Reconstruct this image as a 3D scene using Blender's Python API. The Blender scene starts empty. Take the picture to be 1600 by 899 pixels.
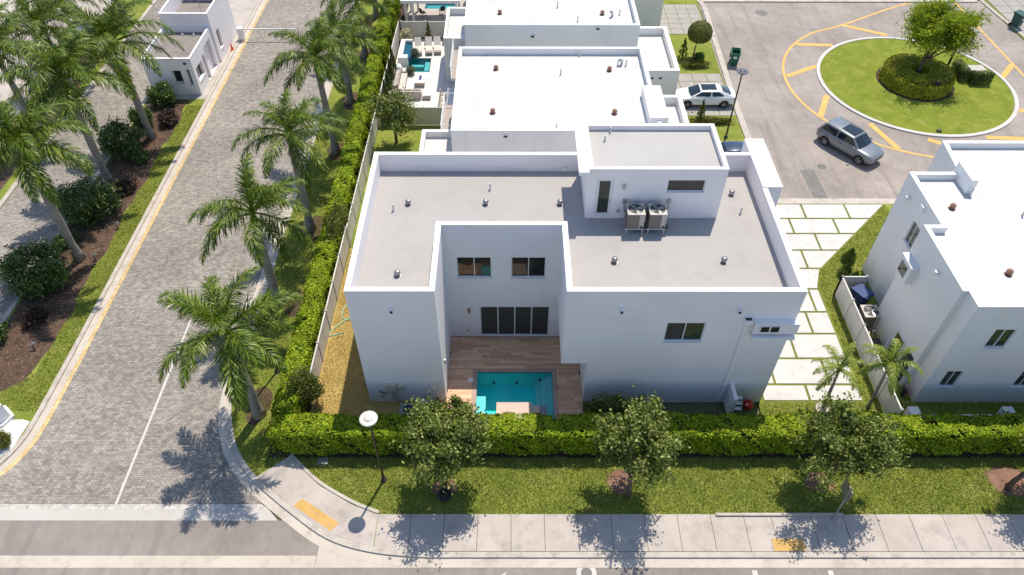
import bpy, bmesh, math, random
import numpy as np
from mathutils import Vector, Matrix

sc = bpy.context.scene
rad = math.radians

# ------------------------------------------------------------------ camera
cam = bpy.data.cameras.new("camera")
cam.lens = 25.393
cam.sensor_width = 36.0
cam.clip_start = 0.5
cam.clip_end = 3000
cam_ob = bpy.data.objects.new("camera", cam)
sc.collection.objects.link(cam_ob)
PITCH, YAW, ROLL = rad(46.318), rad(0.1385), rad(0.1526)
cf = Vector((math.sin(YAW) * math.cos(PITCH), math.cos(YAW) * math.cos(PITCH), -math.sin(PITCH)))
cr = Vector((math.cos(YAW), -math.sin(YAW), 0))
cu = cr.cross(cf)
cr, cu = cr * math.cos(ROLL) + cu * math.sin(ROLL), cu * math.cos(ROLL) - cr * math.sin(ROLL)
cam_ob.matrix_world = Matrix(((cr.x, cu.x, -cf.x, 0), (cr.y, cu.y, -cf.y, 0), (cr.z, cu.z, -cf.z, 34.0), (0, 0, 0, 1)))
sc.camera = cam_ob

# ------------------------------------------------------------------ sky, sun, exposure
SUN_ELEV, SUN_AZ = 64.6, 22.9          # azimuth measured from +Y towards +X
world = bpy.data.worlds.new("World")
sc.world = world
world.use_nodes = True
wn = world.node_tree.nodes
sky = wn.new("ShaderNodeTexSky")
sky.sky_type = 'NISHITA'
sky.sun_disc = False
sky.sun_elevation = rad(SUN_ELEV)
sky.sun_rotation = rad(SUN_AZ)
sky.air_density = 1.0
sky.dust_density = 0.6
bg = wn["Background"]
bg.inputs["Strength"].default_value = 0.15
world.node_tree.links.new(sky.outputs[0], bg.inputs["Color"])
sun = bpy.data.lights.new("sun", 'SUN')
sun.energy = 4.2
sun.angle = rad(0.5)
sun.color = (1.0, 0.915, 0.775)
sun_ob = bpy.data.objects.new("sun", sun)
sc.collection.objects.link(sun_ob)
se, sa = rad(SUN_ELEV), rad(SUN_AZ)
sdir = Vector((math.sin(sa) * math.cos(se), math.cos(sa) * math.cos(se), math.sin(se)))
sun_ob.rotation_euler = sdir.to_track_quat('Z', 'Y').to_euler()
sun_ob.location = sdir * 80
sc.view_settings.view_transform = 'Standard'
sc.view_settings.look = 'None'
sc.view_settings.gamma = 1.0
sc.view_settings.use_curve_mapping = False
sc.view_settings.exposure = 0.25
sc.cycles.max_bounces = 6
sc.cycles.transparent_max_bounces = 8
sc.cycles.caustics_reflective = False
sc.cycles.caustics_refractive = False

# ------------------------------------------------------------------ mesh helpers
class MB:
    """collects faces for one mesh"""
    def __init__(s):
        s.v, s.f = [], []
    def add(s, vs, fs):
        o = len(s.v)
        s.v += [tuple(p) for p in vs]
        s.f += [tuple(i + o for i in f) for f in fs]
        return s
    def box(s, x0, x1, y0, y1, z0, z1):
        return s.add([(x0, y0, z0), (x1, y0, z0), (x1, y1, z0), (x0, y1, z0), (x0, y0, z1), (x1, y0, z1), (x1, y1, z1), (x0, y1, z1)],
                     [(3, 2, 1, 0), (4, 5, 6, 7), (0, 1, 5, 4), (1, 2, 6, 5), (2, 3, 7, 6), (3, 0, 4, 7)])
    def quad(s, a, b, c, d):
        return s.add([a, b, c, d], [(0, 1, 2, 3)])
    def sheet(s, poly, z):
        return s.add([(p[0], p[1], z) for p in poly], [tuple(range(len(poly)))])
    def prism(s, poly, z0, z1):
        n = len(poly)
        return s.add([(p[0], p[1], z0) for p in poly] + [(p[0], p[1], z1) for p in poly],
                     [tuple(reversed(range(n))), tuple(range(n, 2 * n))] + [(i, (i + 1) % n, n + (i + 1) % n, n + i) for i in range(n)])
    def band(s, pa, pb, z0, z1):
        """strip between two polylines of equal length, with thickness"""
        n = len(pa)
        vs = [(p[0], p[1], z1) for p in pa] + [(p[0], p[1], z1) for p in pb]
        fs = [(i, n + i, n + i + 1, i + 1) for i in range(n - 1)]
        if z0 is not None:
            vs += [(p[0], p[1], z0) for p in pa] + [(p[0], p[1], z0) for p in pb]
            fs += [(i, i + 1, 2 * n + i + 1, 2 * n + i) for i in range(n - 1)]
            fs += [(n + i + 1, n + i, 3 * n + i, 3 * n + i + 1) for i in range(n - 1)]
            fs += [(0, 2 * n, 3 * n, n), (n - 1, 2 * n - 1, 4 * n - 1, 3 * n - 1)]
        return s.add(vs, fs)
    def tube(s, pts, rs, n=8, cap=True):
        pts = [Vector(p) for p in pts]
        if not hasattr(rs, '__len__'):
            rs = [rs] * len(pts)
        vs, fs = [], []
        for i, p in enumerate(pts):
            t = (pts[min(i + 1, len(pts) - 1)] - pts[max(i - 1, 0)]).normalized()
            a = t.orthogonal().normalized() if abs(t.z) > .95 else t.cross(Vector((0, 0, 1))).normalized()
            if abs(t.z) > .95:
                a = Vector((1, 0, 0)) - t * t.x
                a.normalize()
            b = t.cross(a)
            for k in range(n):
                w = 2 * math.pi * k / n
                vs.append(p + (a * math.cos(w) + b * math.sin(w)) * rs[i])
        for i in range(len(pts) - 1):
            for k in range(n):
                fs.append((i * n + k, i * n + (k + 1) % n, (i + 1) * n + (k + 1) % n, (i + 1) * n + k))
        if cap:
            fs.append(tuple(reversed(range(n))))
            fs.append(tuple(range((len(pts) - 1) * n, len(pts) * n)))
        return s.add(vs, fs)
    def lathe(s, prof, n=16, c=(0, 0, 0), cap=True):
        vs, fs = [], []
        for r, z in prof:
            for k in range(n):
                w = 2 * math.pi * k / n
                vs.append((c[0] + r * math.cos(w), c[1] + r * math.sin(w), c[2] + z))
        for i in range(len(prof) - 1):
            for k in range(n):
                fs.append((i * n + k, i * n + (k + 1) % n, (i + 1) * n + (k + 1) % n, (i + 1) * n + k))
        if cap:
            fs.append(tuple(reversed(range(n))))
            fs.append(tuple(range((len(prof) - 1) * n, len(prof) * n)))
        return s.add(vs, fs)
    def obox(s, O, ux, nn, u0, u1, d0, d1, z0, z1):
        """box in a wall's frame: u along the wall, d outward, z up"""
        def P(u, d, z):
            return (O[0] + ux[0] * u + nn[0] * d, O[1] + ux[1] * u + nn[1] * d, z)
        return s.add([P(u0, d1, z0), P(u1, d1, z0), P(u1, d0, z0), P(u0, d0, z0), P(u0, d1, z1), P(u1, d1, z1), P(u1, d0, z1), P(u0, d0, z1)],
                     [(3, 2, 1, 0), (4, 5, 6, 7), (0, 1, 5, 4), (1, 2, 6, 5), (2, 3, 7, 6), (3, 0, 4, 7)])

def link(o):
    sc.collection.objects.link(o)
    return o

def tag(o, label=None, cat=None, group=None, kind=None):
    if label: o["label"] = label
    if cat: o["category"] = cat
    if group: o["group"] = group
    if kind: o["kind"] = kind
    return o

def obj(name, mb, mat, parent=None, smooth=False, local=False):
    me = bpy.data.meshes.new(name)
    me.from_pydata(mb.v, [], mb.f)
    me.update()
    if mat: me.materials.append(mat)
    if smooth:
        me.polygons.foreach_set("use_smooth", [True] * len(me.polygons))
    o = link(bpy.data.objects.new(name, me))
    if parent is not None:
        o.parent = parent
        if not local:
            top = parent
            while top.parent is not None:
                top = top.parent
            if parent is top:
                o.matrix_parent_inverse = Matrix.Translation(-Vector(top.location))
    return o

def mesh_arr(name, V, F, mat, smooth=False):
    """fast mesh from numpy arrays, F is (n,3) or (n,4)"""
    me = bpy.data.meshes.new(name)
    k = F.shape[1]
    me.vertices.add(len(V)); me.loops.add(F.size); me.polygons.add(len(F))
    me.vertices.foreach_set("co", np.ascontiguousarray(V, dtype=np.float32).ravel())
    me.loops.foreach_set("vertex_index", np.ascontiguousarray(F, dtype=np.int32).ravel())
    me.polygons.foreach_set("loop_start", np.arange(0, F.size, k, dtype=np.int32))
    me.polygons.foreach_set("loop_total", np.full(len(F), k, dtype=np.int32))
    me.update(calc_edges=True)
    me.materials.append(mat)
    return me

def add_mesh(name, me, parent=None, local=False):
    o = link(bpy.data.objects.new(name, me))
    if parent is not None:
        o.parent = parent
        if not local and parent.parent is None:
            o.matrix_parent_inverse = Matrix.Translation(-Vector(parent.location))
    return o

def thing(name, label, cat, loc=(0, 0, 0), group=None, rz=0):
    o = link(bpy.data.objects.new(name, None))
    o.empty_display_size = .2
    o.location = loc
    o.rotation_euler = (0, 0, rz)
    return tag(o, label, cat, group)

def single(name, mb, mat, label, cat, group=None, smooth=False):
    return tag(obj(name, mb, mat, None, smooth), label, cat, group)

def struct(name, mb, mat):
    return tag(obj(name, mb, mat), kind="structure")

def copy_tree(o, parent=None):
    c = o.copy()
    link(c)
    c.parent = parent
    if parent is not None:
        c.matrix_parent_inverse = o.matrix_parent_inverse.copy()
    for ch in o.children:
        copy_tree(ch, c)
    return c

def smooth_path(pts, n=6):
    """Catmull-Rom through 2D points"""
    out = []
    P = [pts[0]] + list(pts) + [pts[-1]]
    for i in range(1, len(P) - 2):
        a, b, c, d = [np.array(q, float) for q in P[i - 1:i + 3]]
        for k in range(n):
            t = k / n
            out.append(tuple(.5 * ((2 * b) + (c - a) * t + (2 * a - 5 * b + 4 * c - d) * t * t + (3 * b - a - 3 * c + d) * t ** 3)))
    out.append(tuple(P[-2]))
    return out

def offset(path, d):
    """open polyline moved by d to its left"""
    out = []
    for i, p in enumerate(path):
        a = np.array(path[max(i - 1, 0)]); b = np.array(path[min(i + 1, len(path) - 1)])
        t = b - a; t = t / (np.linalg.norm(t) + 1e-9)
        out.append((p[0] - t[1] * d, p[1] + t[0] * d))
    return out

def inset(poly, w):
    """closed CCW polygon moved inward by w (mitred)"""
    n = len(poly); out = []
    for i in range(n):
        a, b, c = [Vector(poly[(i + k) % n]) for k in (-1, 0, 1)]
        d1 = (b - a).normalized(); d2 = (c - b).normalized()
        n1 = Vector((-d1.y, d1.x)); n2 = Vector((-d2.y, d2.x))
        m = n1 + n2
        m = m / max(m.dot(n1), .2)
        out.append((b.x + m.x * w, b.y + m.y * w))
    return out

# ------------------------------------------------------------------ materials
MATS = {}
def nodes_of(name):
    m = bpy.data.materials.new(name)
    m.use_nodes = True
    nt = m.node_tree
    return m, nt, nt.nodes["Principled BSDF"]

def N(nt, typ, **kw):
    n = nt.nodes.new(typ)
    for k, v in kw.items():
        if k.startswith("i_"):
            n.inputs[k[2:].replace("_", " ")].default_value = v
        else:
            setattr(n, k, v)
    return n

def ramp(nt, fac, stops):
    r = N(nt, "ShaderNodeValToRGB")
    el = r.color_ramp.elements
    while len(el) < len(stops): el.new(.5)
    for e, (p, c) in zip(el, stops):
        e.position = p
        e.color = (*c, 1) if len(c) == 3 else c
    nt.links.new(fac, r.inputs[0])
    return r.outputs[0]

def mixc(nt, fac, a, b, mode='MIX'):
    m = N(nt, "ShaderNodeMix", data_type='RGBA', blend_type=mode)
    for sock, v in ((m.inputs["Factor"], fac), (m.inputs["A"], a), (m.inputs["B"], b)):
        if hasattr(v, "is_output"): nt.links.new(v, sock)
        elif isinstance(v, (int, float)): sock.default_value = v
        else: sock.default_value = (*v, 1)
    return m.outputs["Result"]

def coords(nt, scale=(1, 1, 1), rot=0):
    tc = N(nt, "ShaderNodeTexCoord")
    mp = N(nt, "ShaderNodeMapping")
    mp.inputs["Scale"].default_value = scale
    mp.inputs["Rotation"].default_value = (0, 0, rot)
    nt.links.new(tc.outputs["Object"], mp.inputs[0])
    return mp.outputs[0]

def noise(nt, co, scale, detail=4, rough=.6):
    n = N(nt, "ShaderNodeTexNoise")
    n.inputs["Scale"].default_value = scale
    n.inputs["Detail"].default_value = detail
    n.inputs["Roughness"].default_value = rough
    nt.links.new(co, n.inputs["Vector"])
    return n.outputs["Fac"]

def bump(nt, bs, h, strength=.3, dist=.02):
    b = N(nt, "ShaderNodeBump")
    b.inputs["Strength"].default_value = strength
    b.inputs["Distance"].default_value = dist
    nt.links.new(h, b.inputs["Height"])
    nt.links.new(b.outputs[0], bs.inputs["Normal"])

def surf(name, ca, cb, fine=30, big=.35, rough=.85, stain=None, bmp=.2, dist=.01, sstr=.5, spec=.3):
    """two-tone surface with fine grain and broad blotches; optional stains of a third colour"""
    m, nt, bs = nodes_of(name)
    co = coords(nt)
    f = noise(nt, co, fine, 5, .7)
    b = noise(nt, co, big, 5, .6)
    mx = N(nt, "ShaderNodeMath", operation='MULTIPLY_ADD')
    nt.links.new(f, mx.inputs[0]); mx.inputs[1].default_value = .5
    sb = N(nt, "ShaderNodeMath", operation='MULTIPLY'); nt.links.new(b, sb.inputs[0]); sb.inputs[1].default_value = .5
    nt.links.new(sb.outputs[0], mx.inputs[2])
    col = ramp(nt, mx.outputs[0], [(.36, ca), (.64, cb)])
    if stain is not None:
        s = noise(nt, co, big * 2.3, 8, .72)
        sm = ramp(nt, s, [(.50, (0, 0, 0)), (.68, (sstr,) * 3)])
        col = mixc(nt, sm, col, stain)
    nt.links.new(col, bs.inputs["Base Color"])
    bs.inputs["Roughness"].default_value = rough
    bs.inputs["Specular IOR Level"].default_value = spec
    if bmp: bump(nt, bs, f, bmp, dist)
    MATS[name] = m
    return m

def stucco(name, ca, cb, dirt, k):
    m, nt, bs = nodes_of(name)
    co = coords(nt)
    f = noise(nt, co, 60, 4, .7); b = noise(nt, co, .3, 6, .6)
    col = ramp(nt, b, [(.35, ca), (.65, cb)])
    sx = noise(nt, coords(nt, (2.2, 2.2, .07)), 1.4, 7, .7)
    col = mixc(nt, ramp(nt, sx, [(.55, (0, 0, 0)), (.78, (k,) * 3)]), col, dirt)
    sp = N(nt, "ShaderNodeSeparateXYZ"); nt.links.new(co, sp.inputs[0])
    lo = N(nt, "ShaderNodeMath", operation='MULTIPLY_ADD'); nt.links.new(b, lo.inputs[0]); lo.inputs[1].default_value = 1.4; nt.links.new(sp.outputs[2], lo.inputs[2])
    col = mixc(nt, ramp(nt, lo.outputs[0], [(.45, (k,) * 3), (1.0, (0, 0, 0))]), col, dirt)
    nt.links.new(col, bs.inputs["Base Color"])
    bs.inputs["Roughness"].default_value = .8; bs.inputs["Specular IOR Level"].default_value = .25
    bump(nt, bs, f, .15, .004)
    MATS[name] = m
    return m

def trunkmat(name, ca, cb, dark):
    """grey palm trunk with ring scars"""
    m, nt, bs = nodes_of(name)
    b = noise(nt, coords(nt), 2.2, 6, .7)
    rg = noise(nt, coords(nt, (.8, .8, 9)), 1.1, 4, .7)
    col = ramp(nt, b, [(.3, ca), (.7, cb)])
    col = mixc(nt, ramp(nt, rg, [(.48, (0, 0, 0)), (.62, (.7,) * 3)]), col, dark)
    nt.links.new(col, bs.inputs["Base Color"])
    bs.inputs["Roughness"].default_value = .9
    bump(nt, bs, rg, .5, .03)
    MATS[name] = m
    return m

def asphalt(name, ca, cb, dark, pale):
    m, nt, bs = nodes_of(name)
    co = coords(nt)
    f = noise(nt, co, 70, 4, .75); b = noise(nt, co, .13, 7, .62); md = noise(nt, co, 1.3, 6, .7)
    col = ramp(nt, b, [(.33, ca), (.66, cb)])
    col = mixc(nt, 1.0, col, ramp(nt, f, [(.25, (.80, .80, .80)), (.75, (1.2, 1.2, 1.2))]), 'MULTIPLY')
    col = mixc(nt, 1.0, col, ramp(nt, md, [(.3, (.88, .88, .88)), (.7, (1.10, 1.10, 1.10))]), 'MULTIPLY')
    # long smears along the driving direction
    st = noise(nt, coords(nt, (.9, .06, 1), .5), 1.6, 6, .6)
    col = mixc(nt, ramp(nt, st, [(.54, (0, 0, 0)), (.70, (.55,) * 3)]), col, dark)
    pl = noise(nt, coords(nt, (1, 1.4, 1)), .42, 9, .78)
    col = mixc(nt, ramp(nt, pl, [(.57, (0, 0, 0)), (.72, (.6,) * 3)]), col, pale)
    # hairline cracks
    vo = N(nt, "ShaderNodeTexVoronoi", feature='DISTANCE_TO_EDGE'); vo.inputs["Scale"].default_value = .16
    wp = N(nt, "ShaderNodeVectorMath", operation='MULTIPLY_ADD')
    nz = N(nt, "ShaderNodeTexNoise"); nz.inputs["Scale"].default_value = .9; nz.inputs["Detail"].default_value = 6
    nt.links.new(co, nz.inputs["Vector"]); nt.links.new(nz.outputs["Color"], wp.inputs[0]); wp.inputs[1].default_value = (2.2, 2.2, 0); nt.links.new(co, wp.inputs[2])
    nt.links.new(wp.outputs[0], vo.inputs["Vector"])
    col = mixc(nt, ramp(nt, vo.outputs["Distance"], [(.0, (.22,) * 3), (.005, (0, 0, 0))]), col, tuple(x * .6 for x in dark))
    nt.links.new(col, bs.inputs["Base Color"])
    bs.inputs["Roughness"].default_value = .9; bs.inputs["Specular IOR Level"].default_value = .25
    bump(nt, bs, f, .4, .008)
    MATS[name] = m
    return m

def plain(name, c, rough=.5, metal=0, spec=.5, coat=0, var=.06, scale=6):
    m, nt, bs = nodes_of(name)
    co = coords(nt)
    f = noise(nt, co, scale, 5, .65)
    lo = tuple(x * (1 - var) for x in c); hi = tuple(min(1, x * (1 + var)) for x in c)
    nt.links.new(ramp(nt, f, [(.35, lo), (.65, hi)]), bs.inputs["Base Color"])
    bs.inputs["Roughness"].default_value = rough
    bs.inputs["Metallic"].default_value = metal
    bs.inputs["Specular IOR Level"].default_value = spec
    bs.inputs["Coat Weight"].default_value = coat
    bs.inputs["Coat Roughness"].default_value = .04
    MATS[name] = m
    return m

def leafmat(name, cols, rough=.45, trans=.3, spec=.4):
    m, nt, bs = nodes_of(name)
    geo = N(nt, "ShaderNodeNewGeometry")
    k = len(cols)
    col = ramp(nt, geo.outputs["Random Per Island"], [(i / max(1, k - 1), c) for i, c in enumerate(cols)])
    co = coords(nt)
    f = noise(nt, co, 1.1, 3, .6)
    dk = ramp(nt, f, [(.3, (.72, .72, .72)), (.7, (1.12, 1.12, 1.05))])
    col = mixc(nt, 1.0, col, dk, 'MULTIPLY')
    nt.links.new(col, bs.inputs["Base Color"])
    bs.inputs["Roughness"].default_value = rough
    bs.inputs["Specular IOR Level"].default_value = spec
    tr = N(nt, "ShaderNodeBsdfTranslucent")
    nt.links.new(mixc(nt, 1.0, col, (1.25, 1.3, .55), 'MULTIPLY'), tr.inputs["Color"])
    ms = N(nt, "ShaderNodeMixShader")
    ms.inputs[0].default_value = trans
    nt.links.new(bs.outputs[0], ms.inputs[1]); nt.links.new(tr.outputs[0], ms.inputs[2])
    nt.links.new(ms.outputs[0], nt.nodes["Material Output"].inputs["Surface"])
    MATS[name] = m
    return m

# painted and built surfaces
M_WALL = stucco("wall_white_stucco", (.83, .79, .80), (.88, .84, .845), (.69, .66, .65), .35)
M_WALL_OLD = stucco("wall_aged_white", (.735, .73, .725), (.80, .795, .785), (.56, .55, .53), .5)
M_CAP = surf("cap_white_paint", (.79, .79, .79), (.85, .845, .835), 25, .5, .7, (.66, .64, .6), .1, .004, .3)
M_ROOF_GREY = surf("roof_grey_membrane", (.37, .35, .335), (.42, .40, .385), 14, .16, .85, (.315, .295, .28), .1, .004, .5)
M_ROOF_PH = surf("roof_light_membrane", (.41, .395, .38), (.455, .44, .425), 14, .2, .85, (.365, .35, .335), .1, .004, .4)
M_ROOF_WHITE = surf("roof_white_membrane", (.56, .555, .55), (.64, .635, .63), 10, .3, .8, (.41, .39, .365), .1, .004, .5)
M_ASPHALT = asphalt("asphalt_bleached", (.255, .222, .20), (.37, .328, .298), (.19, .165, .15), (.46, .425, .395))
M_ASPHALT_F = asphalt("asphalt_street", (.225, .197, .178), (.305, .272, .246), (.18, .16, .148), (.37, .335, .305))
M_PATCH = surf("asphalt_patch", (.13, .125, .12), (.22, .21, .2), 20, 1.2, .9, (.3, .28, .26), .3, .008, .5)
M_CONC = surf("concrete_walk", (.40, .355, .32), (.53, .475, .435), 40, .45, .88, (.27, .24, .215), .25, .006, .6)
M_KERB = surf("concrete_kerb", (.43, .385, .34), (.55, .50, .445), 30, .6, .88, (.26, .225, .19), .25, .006, .7)
M_GUTTER = surf("concrete_gutter", (.48, .42, .36), (.58, .52, .455), 30, .4, .88, (.32, .28, .24), .25, .006, .6)
M_SLAB = surf("driveway_slab_concrete", (.52, .50, .485), (.61, .595, .58), 25, .5, .85, (.42, .395, .37), .15, .005, .6)
M_BAND = surf("concrete_band_pale", (.46, .43, .395), (.52, .49, .455), 25, .5, .85, (.40, .37, .335), .15, .005, .4)
M_STONE = surf("patio_pale_stone", (.66, .635, .60), (.75, .73, .70), 12, .8, .6, (.55, .52, .48), .1, .004, .4)
M_PATHPAV = surf("grey_path_pavers", (.30, .28, .255), (.41, .385, .35), 18, .8, .88, (.22, .2, .18), .25, .006, .5)
M_YELLOW = surf("road_paint_yellow", (.68, .37, .10), (.80, .46, .14), 18, .8, .8, (.46, .33, .18), .1, .003, .65)
M_WHITEPAINT = surf("road_paint_white", (.50, .475, .45), (.62, .60, .57), 25, .8, .8, (.36, .34, .32), .1, .003, .75)
M_TACTILE = surf("ramp_pad_yellow", (.50, .30, .09), (.66, .41, .14), 9, 1.2, .85, (.35, .28, .18), .3, .01, .6)
M_MULCH = surf("mulch_bark", (.04, .025, .019), (.17, .105, .075), 26, 1.2, .95, (.25, .17, .12), 1.0, .05, .5)
M_SOIL = surf("hedge_soil", (.035, .022, .018), (.10, .06, .045), 20, 1.2, .95, None, .8, .03)
M_PEBBLE = surf("white_pebbles", (.5, .5, .5), (.85, .84, .83), 22, 2, .8, (.4, .4, .39), .8, .03, .3)
M_GRASS = surf("lawn_turf", (.125, .17, .024), (.25, .285, .055), 16, .45, .95, (.38, .34, .12), .6, .03, .6, .1)
M_GRASS_IS = surf("island_turf", (.12, .165, .016), (.24, .28, .042), 9, .5, .95, (.34, .325, .10), .8, .05, .6, .1)
M_GRASS_DRY = surf("dry_turf", (.34, .235, .075), (.54, .395, .16), 14, .6, .95, (.26, .25, .07), .6, .03, .5, .1)
M_GROUND = surf("far_ground", (.07, .09, .03), (.16, .16, .08), 4, .05, .95, (.25, .23, .2), .3, .03, .5)
M_GRAVEL = surf("slab_joint_turf", (.11, .135, .025), (.20, .22, .045), 20, 1, .95, None, .7, .02)
M_VINYL = plain("vinyl_fence_white", (.60, .575, .55), .5, var=.08, scale=2)
M_VINYL_TAN = plain("vinyl_fence_cream", (.62, .59, .52), .5, var=.05, scale=2)
M_FRAME = plain("frame_white_alu", (.72, .73, .74), .4, var=.03)
M_GREYMETAL = plain("galvanised_metal", (.42, .43, .44), .4, .7)
M_VENT = plain("vent_metal", (.34, .33, .33), .35, .8, var=.2, scale=20)
M_VENT_RUST = plain("vent_rusty", (.26, .14, .10), .85, var=.4, scale=14)
M_DARK = plain("dark_metal", (.03, .032, .035), .45)
M_BRONZE = plain("pole_dark_bronze", (.055, .048, .038), .4, .3)
M_ACBODY = plain("ac_beige_panel", (.16, .145, .13), .6, var=.15, scale=30)
M_ACLOUVRE = plain("ac_louvre", (.23, .21, .19), .5, .3, var=.1, scale=30)
M_ACTOP = plain("ac_pale_top", (.44, .41, .375), .5)
M_ROOF_BROWN = surf("roof_brown_gravel", (.20, .175, .16), (.30, .27, .25), 14, .5, .9, (.13, .115, .105), .2, .006, .6)
M_PIPE = plain("pvc_grey", (.55, .55, .55), .5)
M_BEIGE = plain("panel_beige", (.52, .49, .40), .55)
M_LAMPTOP = plain("lamp_disc_pale", (.58, .55, .52), .4)
M_LAMPDK = plain("lamp_disc_dark", (.09, .10, .12), .35)
M_TRUNKP = trunkmat("palm_trunk_grey", (.22, .195, .17), (.36, .325, .29), (.13, .105, .085))
M_SHAFT = plain("palm_crownshaft", (.13, .22, .05), .4, var=.2, scale=4)
M_BARK = surf("bark_brown", (.075, .055, .042), (.17, .13, .10), 18, 3, .95, None, .7, .02)
M_BIN = plain("bin_green_plastic", (.008, .115, .062), .45, var=.12)
M_BIN_D = plain("bin_dark_teal", (.008, .075, .062), .45, var=.12)
M_BLUE = plain("blue_plastic", (.012, .045, .16), .5)
M_RED = plain("red_plastic", (.55, .02, .012), .4)
M_WHITEPL = plain("white_plastic", (.78, .78, .77), .45)
M_CUSH = plain("cushion_pale", (.62, .57, .52), .9, var=.06, scale=20)
M_CUSH2 = plain("cushion_taupe", (.36, .31, .28), .9, var=.1, scale=20)
M_WICKER = plain("wicker_grey", (.42, .38, .35), .85, var=.2, scale=50)
M_TYRE = plain("tyre_rubber", (.015, .015, .016), .8)
M_RIM = plain("alloy_rim", (.40, .39, .38), .3, .8)
M_CARGLASS = plain("car_glass", (.012, .02, .028), .04, spec=.7, var=.02)
M_PAINT_S = plain("paint_silver_grey", (.20, .225, .25), .3, .35, coat=.8, var=.02)
M_PAINT_W = plain("paint_white", (.75, .76, .77), .3, 0, coat=.8, var=.01)
M_PAINT_B = plain("paint_navy", (.02, .045, .085), .28, .2, coat=.8, var=.02)
M_LENS_R = plain("lens_red", (.38, .015, .012), .15)
M_LENS_C = plain("lens_clear", (.65, .68, .7), .1)
M_SKIN = plain("skin", (.30, .17, .11), .6)
M_CLOTH_D = plain("cloth_dark_maroon", (.03, .013, .014), .9)
M_CLOTH_N = plain("cloth_navy", (.016, .018, .036), .9)
M_HOSE = plain("hose_mint", (.22, .52, .38), .5)
M_CARPET = plain("wall_fixture_copper", (.42, .22, .12), .4, .5)
M_INTERIOR = plain("shade_interior", (.05, .05, .052), .8)
M_ORANGE = plain("cone_orange", (.75, .10, .02), .5)
M_STONEWALL = plain("spa_wall_white", (.74, .74, .73), .6)
M_WOODRAIL = plain("balcony_board", (.42, .35, .32), .7, var=.12, scale=8)

def glassmat(name, c, rough=.03):
    m, nt, bs = nodes_of(name)
    co = coords(nt)
    f = noise(nt, co, .8, 3, .5)
    nt.links.new(ramp(nt, f, [(.3, tuple(x * .7 for x in c)), (.7, tuple(x * 1.3 for x in c))]), bs.inputs["Base Color"])
    bs.inputs["Roughness"].default_value = rough
    bs.inputs["Specular IOR Level"].default_value = .6
    MATS[name] = m
    return m
M_GLASS = glassmat("window_glass", (.030, .028, .025))
M_GLASS_G = glassmat("window_glass_green", (.035, .045, .038))
M_SCREEN = plain("insect_screen", (.05, .047, .043), .75, var=.15, scale=40)

def watermat(name, tint, mix):
    """clear tinted water: transmits light down to the pool floor and reflects the sky"""
    m, nt, bs = nodes_of(name)
    tr = N(nt, "ShaderNodeBsdfTransparent"); tr.inputs[0].default_value = (*tint, 1)
    gl = N(nt, "ShaderNodeBsdfGlossy"); gl.inputs["Roughness"].default_value = .04
    fr = N(nt, "ShaderNodeFresnel"); fr.inputs[0].default_value = 1.33
    co = coords(nt)
    h = noise(nt, co, 3.5, 3, .5)
    b = N(nt, "ShaderNodeBump"); b.inputs["Strength"].default_value = .12; b.inputs["Distance"].default_value = .05
    nt.links.new(h, b.inputs["Height"]); nt.links.new(b.outputs[0], gl.inputs["Normal"]); nt.links.new(b.outputs[0], fr.inputs["Normal"])
    ms = N(nt, "ShaderNodeMixShader")
    nt.links.new(fr.outputs[0], ms.inputs[0]); nt.links.new(tr.outputs[0], ms.inputs[1]); nt.links.new(gl.outputs[0], ms.inputs[2])
    nt.links.new(ms.outputs[0], nt.nodes["Material Output"].inputs["Surface"])
    MATS[name] = m
    return m
M_WATER = watermat("pool_water", (.55, .95, .97), 0)
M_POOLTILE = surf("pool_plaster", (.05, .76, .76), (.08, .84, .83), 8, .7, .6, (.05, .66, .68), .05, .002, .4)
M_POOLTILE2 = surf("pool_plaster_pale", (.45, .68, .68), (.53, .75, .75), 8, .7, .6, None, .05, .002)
M_POOL_SUN = surf("pool_plaster_sunlit", (.10, .33, .36), (.14, .40, .42), 8, .7, .6, (.09, .28, .32), .05, .002, .4)  # darker copy of the plaster for sunlit pools; lighting put into the tone
M_POOL_SUN2 = surf("pool_plaster_sunlit_pale", (.22, .46, .47), (.28, .52, .52), 8, .7, .6, None, .05, .002)  # pale steps, toned for sunlight like the plaster above
M_SPATILE = surf("spa_dark_tile", (.03, .08, .16), (.05, .12, .22), 12, .7, .4, None, .05, .002)

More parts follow.
